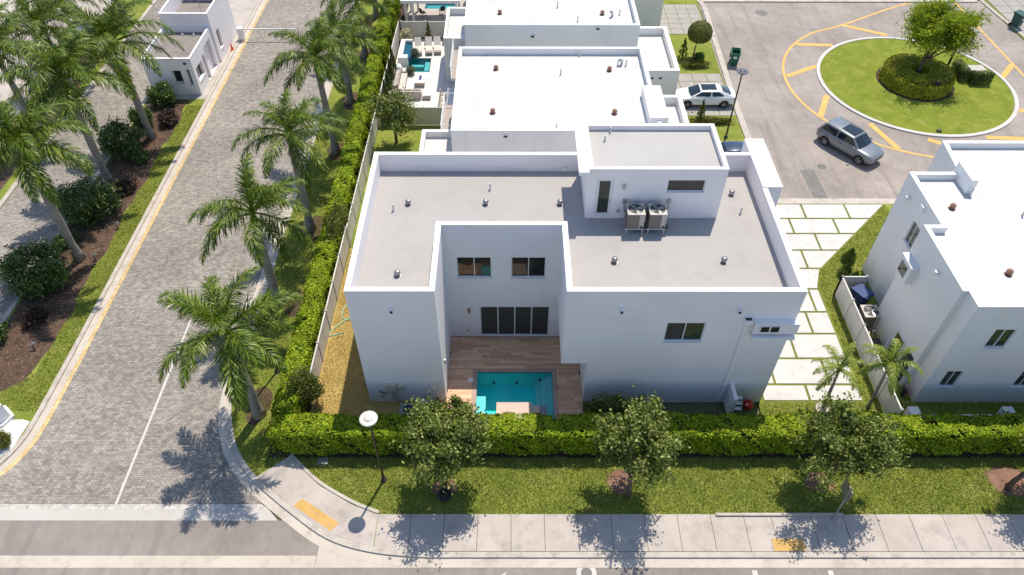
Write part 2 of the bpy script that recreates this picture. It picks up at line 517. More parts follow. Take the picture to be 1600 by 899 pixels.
def pavermat(name, cols, bw, bh, rot, mortar):
    m, nt, bs = nodes_of(name)
    co = coords(nt, rot=rot)
    br = N(nt, "ShaderNodeTexBrick")
    br.inputs["Scale"].default_value = 1.0
    br.inputs["Brick Width"].default_value = bw
    br.inputs["Row Height"].default_value = bh
    br.inputs["Mortar Size"].default_value = .012
    br.inputs["Bias"].default_value = 0
    br.inputs["Color1"].default_value = (*cols[0], 1)
    br.inputs["Color2"].default_value = (*cols[1], 1)
    br.inputs["Mortar"].default_value = (*mortar, 1)
    nt.links.new(co, br.inputs["Vector"])
    # a second, coarser lay of darker and lighter pavers
    vo = N(nt, "ShaderNodeTexVoronoi"); vo.inputs["Scale"].default_value = 5.0
    vo.distance = 'MANHATTAN'
    nt.links.new(co, vo.inputs["Vector"])
    sp = N(nt, "ShaderNodeSeparateColor"); nt.links.new(vo.outputs["Color"], sp.inputs[0])
    v1 = ramp(nt, sp.outputs[0], [(0, (.82, .82, .83)), (1, (1.18, 1.17, 1.14))])
    col = mixc(nt, 1.0, br.outputs["Color"], v1, 'MULTIPLY')
    b = noise(nt, coords(nt), .16, 6, .65)
    v2 = ramp(nt, b, [(.3, (.80, .79, .78)), (.7, (1.15, 1.14, 1.12))])
    col = mixc(nt, 1.0, col, v2, 'MULTIPLY')
    f = noise(nt, coords(nt), 28, 4, .7)
    v3 = ramp(nt, f, [(.3, (.85, .85, .85)), (.7, (1.13, 1.13, 1.13))])
    col = mixc(nt, 1.0, col, v3, 'MULTIPLY')
    nt.links.new(col, bs.inputs["Base Color"])
    bs.inputs["Roughness"].default_value = .88
    bs.inputs["Specular IOR Level"].default_value = .25
    bump(nt, bs, br.outputs["Fac"], -.4, .01)
    MATS[name] = m
    return m
M_PAVER = pavermat("road_pavers_grey", ((.245, .222, .20), (.375, .348, .318)), .24, .12, 0, (.18, .163, .148))
M_PAVER_Y = pavermat("edge_pavers_yellow", ((.60, .42, .19), (.74, .55, .29)), .22, .11, 0, (.42, .32, .18))
M_PAVER_W = pavermat("edge_pavers_pale", ((.52, .50, .47), (.64, .62, .58)), .11, .25, 0, (.36, .34, .32))

def woodtile(name, ca, cb):
    """porcelain wood-look plank, each piece of its own tone"""
    m, nt, bs = nodes_of(name)
    oi = N(nt, "ShaderNodeObjectInfo")
    tone = ramp(nt, oi.outputs["Random"], [(0, ca), (.5, tuple((a + b) / 2 for a, b in zip(ca, cb))), (1, cb)])
    co = coords(nt, (1.2, 14, 1))
    g = noise(nt, co, 3, 6, .7)
    v = ramp(nt, g, [(.3, (.72, .70, .68)), (.7, (1.2, 1.2, 1.2))])
    nt.links.new(mixc(nt, 1.0, tone, v, 'MULTIPLY'), bs.inputs["Base Color"])
    bs.inputs["Roughness"].default_value = .6
    MATS[name] = m
    return m
M_PLANK = woodtile("deck_plank", (.60, .345, .21), (.86, .57, .38))
M_COPING = surf("pool_coping", (.36, .25, .20), (.46, .33, .27), 20, 1, .6, None, .05, .002)

M_COPING_L = surf("pool_coping_pale", (.52, .39, .32), (.60, .47, .395), 20, 1, .6, None, .05, .002)
# foliage
M_HEDGE = leafmat("hedge_leaf", [(.06, .12, .005), (.13, .21, .008), (.25, .33, .012), (.40, .46, .035)], .6, .08, .1)
M_HEDGE_D = leafmat("hedge_leaf_dark", [(.05, .095, .014), (.09, .14, .018), (.14, .19, .03)], .5, .25)
M_RING = leafmat("ring_hedge_leaf", [(.12, .15, .012), (.24, .27, .02), (.40, .40, .035), (.58, .53, .05)], .6, .25, .15)
M_PALM = leafmat("palm_leaflet", [(.025, .06, .004), (.065, .125, .007), (.145, .215, .013), (.34, .37, .075)], .42, .18, .28)
M_PALM_Y = leafmat("young_palm_leaflet", [(.11, .18, .018), (.20, .28, .03), (.32, .38, .055), (.42, .42, .11)], .38, .3, .5)
M_OAK = leafmat("street_tree_leaf", [(.055, .095, .015), (.11, .155, .025), (.21, .255, .055), (.42, .44, .16)], .5, .15, .2)
M_TREE_L = leafmat("island_tree_leaf", [(.14, .21, .012), (.22, .30, .018), (.33, .40, .03), (.43, .48, .06)], .5, .42, .2)
M_SHRUB = leafmat("shrub_leaf_glossy", [(.035, .075, .014), (.06, .115, .02), (.10, .165, .03), (.19, .25, .07)], .35, .2, .5)
M_SHRUB_Y = leafmat("shrub_leaf_yellow", [(.10, .13, .02), (.19, .20, .03), (.30, .28, .05)], .5, .3)
M_FLOWER = leafmat("blossom_pale", [(.45, .38, .30), (.62, .58, .5), (.7, .68, .62)], .6, .3)
M_PURPLE = leafmat("shrub_leaf_purple", [(.035, .02, .018), (.065, .035, .03), (.09, .06, .035)], .5, .2)
M_TOPIARY = leafmat("topiary_leaf", [(.085, .105, .012), (.14, .16, .018), (.22, .22, .026)], .55, .2)
M_AGAVE = leafmat("pale_ball_leaf", [(.13, .18, .12), (.20, .25, .17)], .6, .2)
M_PALM_DRY = leafmat("palm_leaflet_dry", [(.16, .10, .05), (.26, .18, .09), (.36, .28, .15)], .7, .2, .2)
M_BLADE = leafmat("grass_blade", [(.13, .19, .02), (.22, .275, .038), (.33, .355, .08), (.47, .44, .16)], .6, .25, .1)
M_BLADE_DRY = leafmat("dry_grass_blade", [(.44, .31, .10), (.60, .45, .19), (.36, .34, .09)], .7, .2, .1)
M_CORE = plain("foliage_shade_core", (.012, .022, .005), .9, var=.3)  # near-black fill: the shade inside hedges and crowns is put into this colour

rng = np.random.default_rng(7)
random.seed(7)

def leaf_mesh(name, C, size, mat, up=.35, outward=None, aspect=.5, r=None):
    """one small rhombic leaf at every centre"""
    g = rng if r is None else r
    n = len(C)
    nr = g.normal(size=(n, 3))
    if outward is not None: nr = nr * .38 + outward
    nr[:, 2] += up
    nr /= np.linalg.norm(nr, axis=1)[:, None] + 1e-9
    t = g.normal(size=(n, 3))
    u = np.cross(nr, t); u /= np.linalg.norm(u, axis=1)[:, None] + 1e-9
    v = np.cross(nr, u)
    L = (size * g.uniform(.65, 1.35, n))[:, None]
    W = L * aspect
    V = np.stack([C + u * L, C + v * W, C - u * L, C - v * W], 1).reshape(-1, 3)
    F = np.arange(4 * n).reshape(-1, 4)
    return mesh_arr(name, V, F, mat)

# ================================================================== THE SETTING
ZR = -.10                                                  # road level, lawns and pavements lie about at 0
def holed(mb, x0, x1, y0, y1, holes, z):
    xs = sorted({x0, x1, *[h[0] for h in holes], *[h[1] for h in holes]}); ys = sorted({y0, y1, *[h[2] for h in holes], *[h[3] for h in holes]})
    for i in range(len(xs) - 1):
        for j in range(len(ys) - 1):
            cx, cy = (xs[i] + xs[i + 1]) / 2, (ys[j] + ys[j + 1]) / 2
            if not any(h[0] < cx < h[1] and h[2] < cy < h[3] for h in holes):
                mb.quad((xs[i], ys[j], z), (xs[i + 1], ys[j], z), (xs[i + 1], ys[j + 1], z), (xs[i], ys[j + 1], z))
    return mb
POOL_A, POOL_C, POOL_E = (-1.95, 2.42, 22.4, 25.6), (-9.45, -7.5, 59.6, 62.0), (-8.9, -5.6, 72.2, 75.5)
struct("ground", holed(MB(), -700, 700, -300, 900, (POOL_A, POOL_C, POOL_E), -.16), M_GROUND)
struct("front_street", MB().sheet([(-160, -30), (160, -30), (160, 16.48), (-160, 16.48)], ZR), M_ASPHALT_F)

# kerb line of the estate entrance, round the corner and along the front street
KB = [(-16.1, 90), (-16.1, 60), (-16.1, 40), (-16.1, 27)] + smooth_path([(-16.08, 24.6), (-15.85, 22.8), (-15.15, 20.9), (-14.25, 19.55), (-13.15, 18.45), (-11.2, 16.95), (-9.01, 15.52), (-6.89, 14.86), (-4.55, 14.6), (-2.2, 14.57)], 5) + [(10, 14.57), (30, 14.57), (70, 14.57)]
KB_in = offset(KB, .27)
KB_out = offset(KB, -.47)
KL = [(-26.13, 90), (-26.13, 66), (-26.13, 40), (-26.13, 27)] + smooth_path([(-26.15, 24.5), (-26.2, 22.4), (-26.35, 20.9), (-26.95, 19.5), (-28.2, 18.35), (-30.2, 17.62), (-33, 17.35)], 5)
KL_in = offset(KL, -.27)
KL_out = offset(KL, .40)
KL_yel = offset(KL, .64)

# entrance carriageway of grey pavers
road_poly = [p for p in KL_yel if p[0] > -31 and p[1] > 17.45] + [(-30.2, 17.34), (-12.6, 17.34)] + [p for p in reversed(KB_out) if p[1] > 17.36]
struct("entrance_road", MB().sheet(road_poly, ZR + .008), M_PAVER)
struct("entry_lane", MB().sheet([(-37.2, 17.34), (-31.2, 17.34), (-31.2, 110), (-37.2, 110)], ZR + .004), M_PAVER)
struct("road_edge_pavers", MB().band(KL_out, KL_yel, None, ZR + .014), M_PAVER_Y)
struct("road_gutter_left", MB().band(KL, KL_out, None, ZR + .018), M_GUTTER)
struct("kerb_left", MB().band(KL_in, KL, -.12, .012), M_KERB)
struct("kerb_main", MB().band(KB_in, KB, -.12, .012), M_KERB)
struct("gutter_main", MB().band(KB, KB_out, None, ZR + .016), M_GUTTER)
struct("paver_border", MB().sheet([(-60, 17.08), (-12.2, 17.08), (-12.6, 17.34), (-60, 17.34)], ZR + .012), M_PAVER_W)
struct("concrete_band", MB().sheet([(-60, 16.47), (-11.6, 16.47), (-12.2, 17.08), (-60, 17.08)], ZR + .010), M_BAND)
g_ = struct("valley_gutter", MB().sheet([(-160, 14.10), (-9.35, 14.10), (-9.35, 14.69), (-160, 14.69)], ZR + .006), M_GUTTER)
struct("gutter_apron", MB().sheet([(-9.33, 14.10), (-1, 14.10), (-4.5, 14.3), (-6.9, 14.5), (-9.3, 15.2)], ZR + .010), M_GUTTER)
mk = MB()
mk.sheet([(-20.07, 17.36), (-19.93, 17.36), (-19.93, 31), (-20.07, 31)], ZR + .016)
struct("entrance_centre_line", mk, M_WHITEPAINT)
mk = MB()
for x in (11.65, 15.25):
    mk.sheet([(x - .12, 9), (x + .12, 9), (x + .06, 13.98), (x - .18, 13.98)], ZR + .006)
struct("street_lane_line", mk, M_WHITEPAINT)
struct("street_arrow_mark", MB().sheet([(-.95, 13.5), (-.15, 13.92), (-.45, 13.5)], ZR + .006), M_WHITEPAINT)
mk = MB(); mk.lathe([(.48, ZR + .006), (.26, ZR + .007)], 24, (3.6, 13.86, 0), cap=False)
struct("manhole_collar", mk, M_WHITEPAINT)
struct("manhole_lid", MB().lathe([(.26, ZR + .001), (.26, ZR + .010), (0.01, ZR + .011)], 24, (3.6, 13.86, 0), cap=False), M_PATCH)

# lawns
front = [(-15.5, 22.15)] + [p for p in offset(KB, .2) if p[1] < 22.1 and p[0] < 30] + [(70, 14.8), (70, 22.15)]
struct("front_lawn", MB().prism(front, -.15, -.02), M_GRASS)
struct("side_lawn", MB().prism([(-15.5, 22.15), (-11.0, 22.15), (-10.7, 90), (-15.95, 90), (-15.95, 26), (-15.85, 24)], -.15, -.02), M_GRASS)
struct("corner_lawn", MB().prism([(14.0, 22.15), (70, 22.15), (70, 41.05), (14.0, 41.05)], -.15, -.02), M_GRASS)
struct("forecourt_lawn", MB().prism([(9.8, 41.1), (19.3, 41.1), (19.05, 45), (18.98, 52), (19.1, 60), (19.55, 72.9), (19.6, 76), (9.8, 76)], -.15, -.02), M_GRASS)
struct("far_lawn", MB().prism([(19.6, 74.45), (70, 74.45), (70, 95), (19.6, 95)], -.15, -.01), M_GRASS)
struct("dry_lawn", MB().sheet([(-11.25, 22.2), (-3.5, 22.2), (-3.5, 23.6), (-7.9, 23.6), (-7.9, 36.2), (-11.0, 36.2)], -.012), M_GRASS_DRY)
struct("back_lawn", MB().sheet([(-11.0, 36.25), (-4, 36.25), (-4, 51), (-11.0, 51)], -.014), M_GRASS)
struct("hedge_bed", MB().sheet([(-12.9, 19.95), (60, 19.95), (60, 22.1), (-12.9, 22.1)], -.010), M_SOIL)
struct("hedge_bed_side", MB().sheet([(-13.0, 22.12), (-11.2, 22.12), (-10.7, 76), (-12.9, 76)], -.011), M_SOIL)
# sidewalk, slab by slab
sw = struct("sidewalk", MB().prism([(-6.6, 14.86), (60, 14.86), (60, 16.75), (-6.6, 16.75)], -.12, -.012), M_SOIL)
xs = [-6.62 + 1.66 * i for i in range(40)]
xs = [x for x in xs if x < 45]
for i in range(len(xs) - 1):
    a, b = xs[i] + .012, xs[i + 1] - .012
    if 10.2 <= xs[i] < 16.6:                               # dipped crossing
        continue
    k = .004 * random.random()
    obj("slab", MB().box(a, b, 14.87, 16.77, -.1, .004 + k), M_CONC, sw)
for a, b in ((11.655, 13.0), (13.024, 15.0), (15.024, 16.6)):
    obj("slab", MB().add([(a, 14.87, -.007), (b, 14.87, -.007), (b, 16.66, .002), (a, 16.66, .002), (a, 14.87, -.1), (b, 14.87, -.1), (b, 16.66, -.1), (a, 16.66, -.1)],
                        [(0, 1, 2, 3), (4, 5, 1, 0), (5, 6, 2, 1), (6, 7, 3, 2), (7, 4, 0, 3)]), M_CONC, sw)
obj("ramp_edge", MB().box(10.25, 16.6, 16.665, 16.80, -.1, .11), M_KERB, sw)
back = [(-13.0, 19.0), (-11.75, 20.09), (-11.02, 19.37), (-9.83, 18.37), (-8.03, 17.34), (-6.62, 16.77)]
front = [(-13.0, 18.72), (-12.9, 18.62), (-10.95, 17.12), (-8.95, 15.8), (-7.6, 15.35), (-6.62, 15.04)]
corner = [[(-13.02, 18.72), (-10.98, 17.15), (-9.86, 18.34), (-11.03, 19.36), (-11.76, 20.07), (-13.05, 18.95)],
          [(-10.96, 17.13), (-8.97, 15.82), (-8.06, 17.31), (-9.84, 18.33)],
          [(-8.95, 15.80), (-6.64, 15.05), (-6.64, 16.75), (-8.04, 17.30)]]
kerbside = [p for p in KB_in if -13.3 < p[0] < -6.5]
obj("slab_bed", MB().prism(kerbside + [(-6.6, 16.74), (-8.03, 17.30), (-9.83, 18.33), (-11.02, 19.33), (-11.75, 20.05), (-13.2, 18.85)], -.1, -.004), M_CONC, sw)
for c in corner:
    obj("slab", MB().prism(c, -.1, .006), M_CONC, sw)
cb = smooth_path([(-11.76, 20.09), (-11.02, 19.39), (-9.83, 18.39), (-8.03, 17.36), (-6.64, 16.79)], 4)
obj("edging", MB().band(offset(cb, .16), cb, -.1, .05), M_KERB, sw)
obj("ramp_pad", MB().prism([(-10.95, 17.22), (-8.85, 15.88), (-8.5, 16.3), (-10.6, 17.62)], -.05, .014), M_TACTILE, sw)
obj("ramp_pad", MB().prism([(12.75, 14.89), (14.3, 14.89), (14.3, 15.5), (12.75, 15.5)], -.05, .012), M_TACTILE, sw)

# driveway of big slabs with turf joints
dv_poly = [(14.3, 23.5), (19.95, 23.5), (20.05, 33.6), (27.3, 40.95), (14.3, 40.95)]
dv = struct("driveway", MB().prism(dv_poly, -.10, -.008), M_GRAVEL)
rows = [23.58, 24.74, 26.64, 28.56, 30.35, 32.35, 34.24, 36.02, 37.71, 39.32, 40.95]
def dv_right(y): return 19.93 if y <= 33.6 else 20.03 + (y - 33.6) * (27.3 - 20.05) / (40.95 - 33.6)
for r in range(len(rows) - 1):
    y0, y1 = rows[r] + .075, rows[r + 1] - .075
    off = [16.97, 15.28, 17.05, 18.57, 19.3, 17.6, 19.87, 21.28, 19.9, 21.19][r]
    js = sorted(x for x in [off + 3.15 * k for k in range(-3, 4)] if 14.6 < x)
    edges = [14.32] + [j for j in js] + [99]
    for a, b in zip(edges[:-1], edges[1:]):
        a0, b0 = a + .075, b - .075
        r0, r1 = dv_right(y0), dv_right(y1)
        if a0 > max(r0, r1) - .3: continue
        pl = [(a0, y0), (min(b0, r0), y0), (min(b0, r1), y1), (a0, y1)]
        if pl[1][0] <= a0: pl = [(a0 + .01, y0 + (a0 - r0) * .98), (min(b0, r1), y1), (a0, y1)]
        obj("slab", MB().prism(pl, -.1, .018 + .006 * random.random()), M_SLAB, dv)

# cul-de-sac
struct("cul_de_sac", MB().sheet([(18.7, 40.6), (50.6, 40.6), (50.6, 74.6), (18.7, 74.6)], ZR + .002), M_ASPHALT)
kc = smooth_path([(19.2, 75), (19.75, 73), (19.6, 68), (19.3, 60), (19.1, 54), (19.05, 49), (19.2, 44), (19.35, 42.0)], 4)
struct("kerb_cul_left", MB().band(offset(kc, .5), kc, -.12, .0), M_KERB)
struct("kerb_cul_near", MB().box(19.4, 45, 41.0, 41.62, -.12, -.005), M_KERB)
struct("kerb_cul_far", MB().box(19.8, 49.0, 73.95, 74.5, -.12, .01), M_KERB)
kr = [(49.35, 74.4), (49.55, 71.3), (49.85, 68.5), (50.05, 66.3), (50.4, 62), (50.4, 45)]
struct("kerb_cul_right", MB().band(kr, offset(kr, -.4), -.12, .01) if False else MB().band(offset(kr, .35), kr, -.12, .01), M_KERB)
struct("patch_repair", MB().sheet([(22.35, 45.2), (23.44, 45.2), (23.49, 41.7), (22.5, 41.7)], ZR + .008), M_PATCH)
for x, y, r in ((25.69, 71.57, .6), (24.2, 45.6, .35)):
    struct("manhole", MB().lathe([(r, ZR + .002), (r, ZR + .012), (.01, ZR + .013)], 24, (x, y, 0), cap=False), M_PATCH)
struct("storm_grate", MB().box(19.45, 19.72, 69.8, 72.0, -.1, .006), M_PATCH)
pr = struct("far_driveway", MB().prism([(50.0, 62), (70, 62), (70, 78), (49.4, 78)], -.12, -.02), M_GRAVEL)
for i in range(7):
    for j in range(8):
        x0, y0 = 50.2 + i * 1.55, 62.2 + j * 1.55
        obj("slab", MB().box(x0, x0 + 1.49, y0, y0 + 1.49, -.1, .0), M_PATHPAV, pr)

# roundabout island
IC = (36.1, 57.9)
struct("island_kerb", MB().lathe([(8.42, -.13), (8.42, .015), (8.12, .03), (8.10, -.05)], 72, (*IC, 0), cap=False), M_SLAB)
struct("island_lawn", MB().lathe([(8.11, -.03), (5, .04), (2, .1), (.01, .12)], 64, (*IC, 0), cap=False), M_GRASS_IS)
def arc(r, a0, a1, n=40): return [(IC[0] + r * math.cos(rad(a0 + (a1 - a0) * i / n)), IC[1] + r * math.sin(rad(a0 + (a1 - a0) * i / n))) for i in range(n + 1)]
yl = smooth_path([(46.6, 75.5), (42.0, 74.0), (38.0, 71.9), (33.3, 69.0)] + arc(11.35, 122, 285, 22) + [(42.5, 49.4), (46.2, 50.2)], 3)
struct("yellow_edge_line", MB().band(offset(yl, .11), offset(yl, -.11), None, ZR + .010), M_YELLOW)
struct("yellow_side_line", MB().band([(46.5, 50.0), (46.5, 75.5)], [(46.72, 50.0), (46.72, 75.5)], None, ZR + .011), M_YELLOW)
for k, (a, b) in enumerate([((27.5, 65.0), (30.95, 64.8)), ((25.0, 59.1), (28.2, 60.9)), ((26.1, 52.5), (27.7, 55.9)), ((33.05, 69.0), (36.9, 66.85)), ((29.96, 51.5), (31.03, 47.9)),
                            ((44.3, 58.7), (46.5, 61.2)), ((33.9, 49.25), (37.2, 47.0)), ((41.3, 67.0), (46.4, 69.2)), ((42.7, 72.4), (46.4, 74.9)), ((38.75, 49.55), (46, 49.1)), ((43.3, 53.4), (46.4, 54.2))]):
    a, b = Vector(a), Vector(b); d = (b - a).normalized(); w = Vector((-d.y, d.x)) * .24
    struct("yellow_bar", MB().sheet([a + w, b + w, b - w, a - w][::-1], ZR + .014 + .0003 * k), M_YELLOW)

# median between the two lanes, and the land left of the entry lane
med = [(-31.5, 90)] + [(-31.5, 24), (-30.6, 19.4), (-29.2, 18.5)] + [p for p in reversed(offset(KL, -.2)) if p[1] > 18.4]
struct("median_lawn", MB().prism(med, -.15, -.02), M_GRASS)
edge = [(-27.75 + .12 * math.sin(y * .9) + .09 * math.sin(y * 2.3 + 1), y) for y in np.arange(26, 55, .6)]
struct("median_bed", MB().sheet([(-31.3, 24.4), (-29.2, 24.2), (-28.2, 25.0)] + edge + [(-27.8, 54.9), (-31.3, 54.9)], -.008), M_MULCH)
struct("kerb_median", MB().box(-31.75, -31.45, 20, 90, -.12, .012), M_KERB)
struct("pebble_bed", MB().prism([(-29.5, 22.2), (-27.0, 22.35), (-26.55, 22.2), (-26.7, 20.6), (-27.4, 19.4), (-29.4, 18.6)], -.1, .0), M_PEBBLE)
struct("gate_paving", MB().prism([(-31.3, 55.0), (-26.45, 55.0), (-26.45, 80), (-31.3, 80)], -.1, -.006), M_CONC)
struct("far_left_lawn", MB().prism([(-41.5, 18), (-37.4, 18), (-37.4, 110), (-41.5, 110)], -.15, -.02), M_GRASS)
struct("far_left_bed", MB().sheet([(-41.2, 18), (-38.3, 18), (-38.0, 50), (-38.3, 62), (-41.2, 63)], -.008), M_MULCH)
struct("far_left_paving", MB().sheet([(-90, 18), (-41.5, 18), (-41.5, 110), (-90, 110)], -.03), M_CONC)
struct("kerb_far_left", MB().box(-37.45, -37.1, 18, 110, -.12, .012), M_KERB)
struct("far_crossing", MB().sheet([(-37, 76), (-16.6, 76), (-16.6, 110), (-37, 110)], ZR + .012), M_ASPHALT)
for x0, x1, y0, y1, n in ((-13.5, -14.9, 22.0, 24.6, 0), (-14.5, -12.9, 29.9, 32.2, 0), (-14.9, -12.9, 37.0, 39.6, 0), (-14.6, -12.9, 46.2, 48.6, 0), (-14.5, -12.9, 53.4, 56.2, 0), (-14.4, -12.9, 61.2, 64.0, 0)):
    cx, cy, rx, ry = (x0 + x1) / 2, (y0 + y1) / 2, abs(x1 - x0) / 2, abs(y1 - y0) / 2
    struct("palm_mulch", MB().sheet([(cx + rx * math.cos(a) * (1 + .12 * math.sin(3 * a)), cy + ry * math.sin(a)) for a in [i * math.pi / 10 for i in range(20)]], -.009), M_MULCH)
for cx, cy, rx, ry in ((-3.4, 18.3, .65, .6), (5.7, 18.55, .7, .75), (16.0, 18.55, .75, .6), (25.9, 18.6, 1.2, .9)):
    struct("tree_mulch", MB().sheet([(cx + rx * math.cos(a) * (1 + .15 * math.sin(3 * a + cx)), cy + ry * math.sin(a)) for a in [i * math.pi / 12 for i in range(24)]], -.009), surf("tree_mulch_red", (.17, .09, .06), (.33, .2, .14), 22, 1.5, .95, None, .9, .04) if "tree_mulch_red" not in MATS else MATS["tree_mulch_red"])

# ================================================================== BUILDINGS
def seg_frame(a, b):
    d = Vector((b[0] - a[0], b[1] - a[1])); L = d.length; u = d / L
    return (u.x, u.y), (u.y, -u.x), L

def wall_seg(mb, a, b, z0, z1, holes=(), depth=.14):
    ux, nn, L = seg_frame(a, b)
    us = sorted({0, L, *[h[0] for h in holes], *[h[1] for h in holes]})
    zs = sorted({z0, z1, *[h[2] for h in holes], *[h[3] for h in holes]})
    def P(u, z, d=0): return (a[0] + ux[0] * u + nn[0] * d, a[1] + ux[1] * u + nn[1] * d, z)
    for i in range(len(us) - 1):
        for j in range(len(zs) - 1):
            uc, zc = (us[i] + us[i + 1]) / 2, (zs[j] + zs[j + 1]) / 2
            if any(h[0] < uc < h[1] and h[2] < zc < h[3] for h in holes): continue
            mb.quad(P(us[i], zs[j]), P(us[i + 1], zs[j]), P(us[i + 1], zs[j + 1]), P(us[i], zs[j + 1]))
    for u0, u1, za, zb in holes:
        mb.quad(P(u0, za), P(u0, zb), P(u0, zb, -depth), P(u0, za, -depth))
        mb.quad(P(u1, zb), P(u1, za), P(u1, za, -depth), P(u1, zb, -depth))
        mb.quad(P(u0, zb), P(u1, zb), P(u1, zb, -depth), P(u0, zb, -depth))
        mb.quad(P(u1, za), P(u0, za), P(u0, za, -depth), P(u1, za, -depth))

def add_window(parent, a, b, h, panes=2, fw=.055, glass=None, name="window", screen=None, depth=.14, sill=True):
    ux, nn, L = seg_frame(a, b)
    u0, u1, za, zb = h
    e = .003
    f = MB()
    d0, d1 = -depth + e, -depth + .085
    f.obox(a, ux, nn, u0 + e, u0 + fw, d0, d1, za + e, zb - e)
    f.obox(a, ux, nn, u1 - fw, u1 - e, d0, d1, za + e, zb - e)
    f.obox(a, ux, nn, u0 + fw, u1 - fw, d0, d1, zb - fw, zb - e)
    f.obox(a, ux, nn, u0 + fw, u1 - fw, d0, d1, za + e, za + fw)
    w = (u1 - u0 - 2 * fw)
    for k in range(1, panes):
        c = u0 + fw + w * k / panes
        f.obox(a, ux, nn, c - fw * .45, c + fw * .45, d0, d1 - .004, za + fw, zb - fw)
    o = obj(name, f, M_FRAME, parent)
    for k in range(panes):
        c0 = u0 + fw + w * k / panes + (fw * .45 if k else 0)
        c1 = u0 + fw + w * (k + 1) / panes - (fw * .45 if k < panes - 1 else 0)
        gl = glass or M_GLASS
        if screen is not None and k in screen: gl = M_SCREEN
        obj("pane", MB().obox(a, ux, nn, c0, c1, d0 + .02 + .012 * (k % 2), d0 + .03 + .012 * (k % 2), za + fw, zb - fw), gl, o)
    if sill:
        obj("sill", MB().obox(a, ux, nn, u0 - .04, u1 + .04, .002, .05, za - .07, za - .005), M_FRAME, o)
    return o

def shell(parent, poly, z0, ztop, pw, zroof, wall_mat, roof_mat, holes=None, cap_mat=None, depth=.14, name="wall", skip=()):
    """parapeted block: outer walls with real openings, cap, inner parapet faces, roof sheet"""
    holes = holes or {}
    inn = inset(poly, pw)
    n = len(poly)
    w = MB()
    for i in range(n):
        if i in skip: continue
        wall_seg(w, poly[i], poly[(i + 1) % n], z0, ztop, holes.get(i, ()), depth)
    for i in range(n):
        a, b = inn[i], inn[(i + 1) % n]
        w.quad((b[0], b[1], zroof - .02), (a[0], a[1], zroof - .02), (a[0], a[1], ztop), (b[0], b[1], ztop))
    wo = obj(name, w, wall_mat, parent)
    c = MB()
    for i in range(n):
        a, b, a2, b2 = poly[i], poly[(i + 1) % n], inn[i], inn[(i + 1) % n]
        o1 = inset(poly, -.012)
        c.quad((*o1[i], ztop + .02), (*o1[(i + 1) % n], ztop + .02), (*inset(poly, pw + .012)[(i + 1) % n], ztop + .02), (*inset(poly, pw + .012)[i], ztop + .02))
        c.quad((*o1[i], ztop - .03), (*o1[(i + 1) % n], ztop - .03), (*o1[(i + 1) % n], ztop + .02), (*o1[i], ztop + .02))
        i1 = inset(poly, pw + .012)
        c.quad((*i1[(i + 1) % n], ztop - .03), (*i1[i], ztop - .03), (*i1[i], ztop + .02), (*i1[(i + 1) % n], ztop + .02))
    obj("parapet_cap", c, cap_mat or M_CAP, parent)
    obj("roof", MB().sheet(inn, zroof), roof_mat, parent)
    return wo

VENT_ME = {}
def roof_vent(parent, x, y, z, mat, r=.22):
    key = (mat.name, r)
    if key not in VENT_ME:
        mb = MB().lathe([(r * 1.25, 0), (r * 1.25, .02), (r * .6, .03), (r * .55, .16), (r, .18), (r * .95, .26), (r * .6, .33), (.01, .36)], 14, cap=False)
        me = bpy.data.meshes.new("roof_vent"); me.from_pydata(mb.v, [], mb.f); me.materials.append(mat)
        VENT_ME[key] = me
    o = link(bpy.data.objects.new("roof_vent", VENT_ME[key]))
    o.parent = parent
    o.matrix_parent_inverse = Matrix.Translation(-Vector(parent.location))
    o.location = (x, y, z)
    return o
def vent_pipe(parent, x, y, z, h=.45, r=.05):
    obj("vent_pipe", MB().lathe([(r * 1.6, z), (r * 1.5, z + .05), (r, z + .07), (r, z + h)], 10, (x, y, 0)), M_PIPE, parent)

# ------------------------------------------------------------------ the main house
HA = thing("modern_house", "white two-storey flat-roofed house round a courtyard with a pool", "house", (3.1, 29, 0))
ZT, ZF = 9.05, 7.88
YF, YC, YB = 23.57, 28.33, 34.7
XL, XC0, XC1, XR = -7.93, -3.64, 2.68, 14.12
UP = [(XL, YF), (XC0, YF), (XC0, YC), (XC1, YC), (XC1, YF), (XR, YF), (XR, YB), (XL, YB)]
ZO = 3.49                                                  # underside of the overhanging upper floor
wn_front = (7.80 - XC1, 9.76 - XC1, 5.32, 6.77)
doors = (-1.83 - XC0, 2.30 - XC0, .06, 2.70)
wins = [(-2.98 - XC0, -1.06 - XC0, 5.14, 6.70), (.02 - XC0, 1.93 - XC0, 5.14, 6.70)]
up_holes = {2: wins, 4: [wn_front]}
w = MB()
for i in range(8):
    wall_seg(w, UP[i], UP[(i + 1) % 8], ZO, ZT, up_holes.get(i, ()))
LOW = [(XL, YF), (XC0, YF), (XC0, YC), (XC1, YC), (4.06, YC), (4.06, YF), (XR, YF), (XR, YB), (XL, YB)]
for i in range(9):
    wall_seg(w, LOW[i], LOW[(i + 1) % 9], -.1, ZO, {2: [doors]}.get(i, ()))
w.quad((XC1, YF, ZO), (XC1, YC, ZO), (4.06, YC, ZO), (4.06, YF, ZO))
inn = inset(UP, .26)
for i in range(8):
    a, b = inn[i], inn[(i + 1) % 8]
    w.quad((*b, ZF - .02), (*a, ZF - .02), (*a, ZT), (*b, ZT))
obj("wall", w, M_WALL, HA)
c = MB()
o1, i1 = inset(UP, -.012), inset(UP, .272)
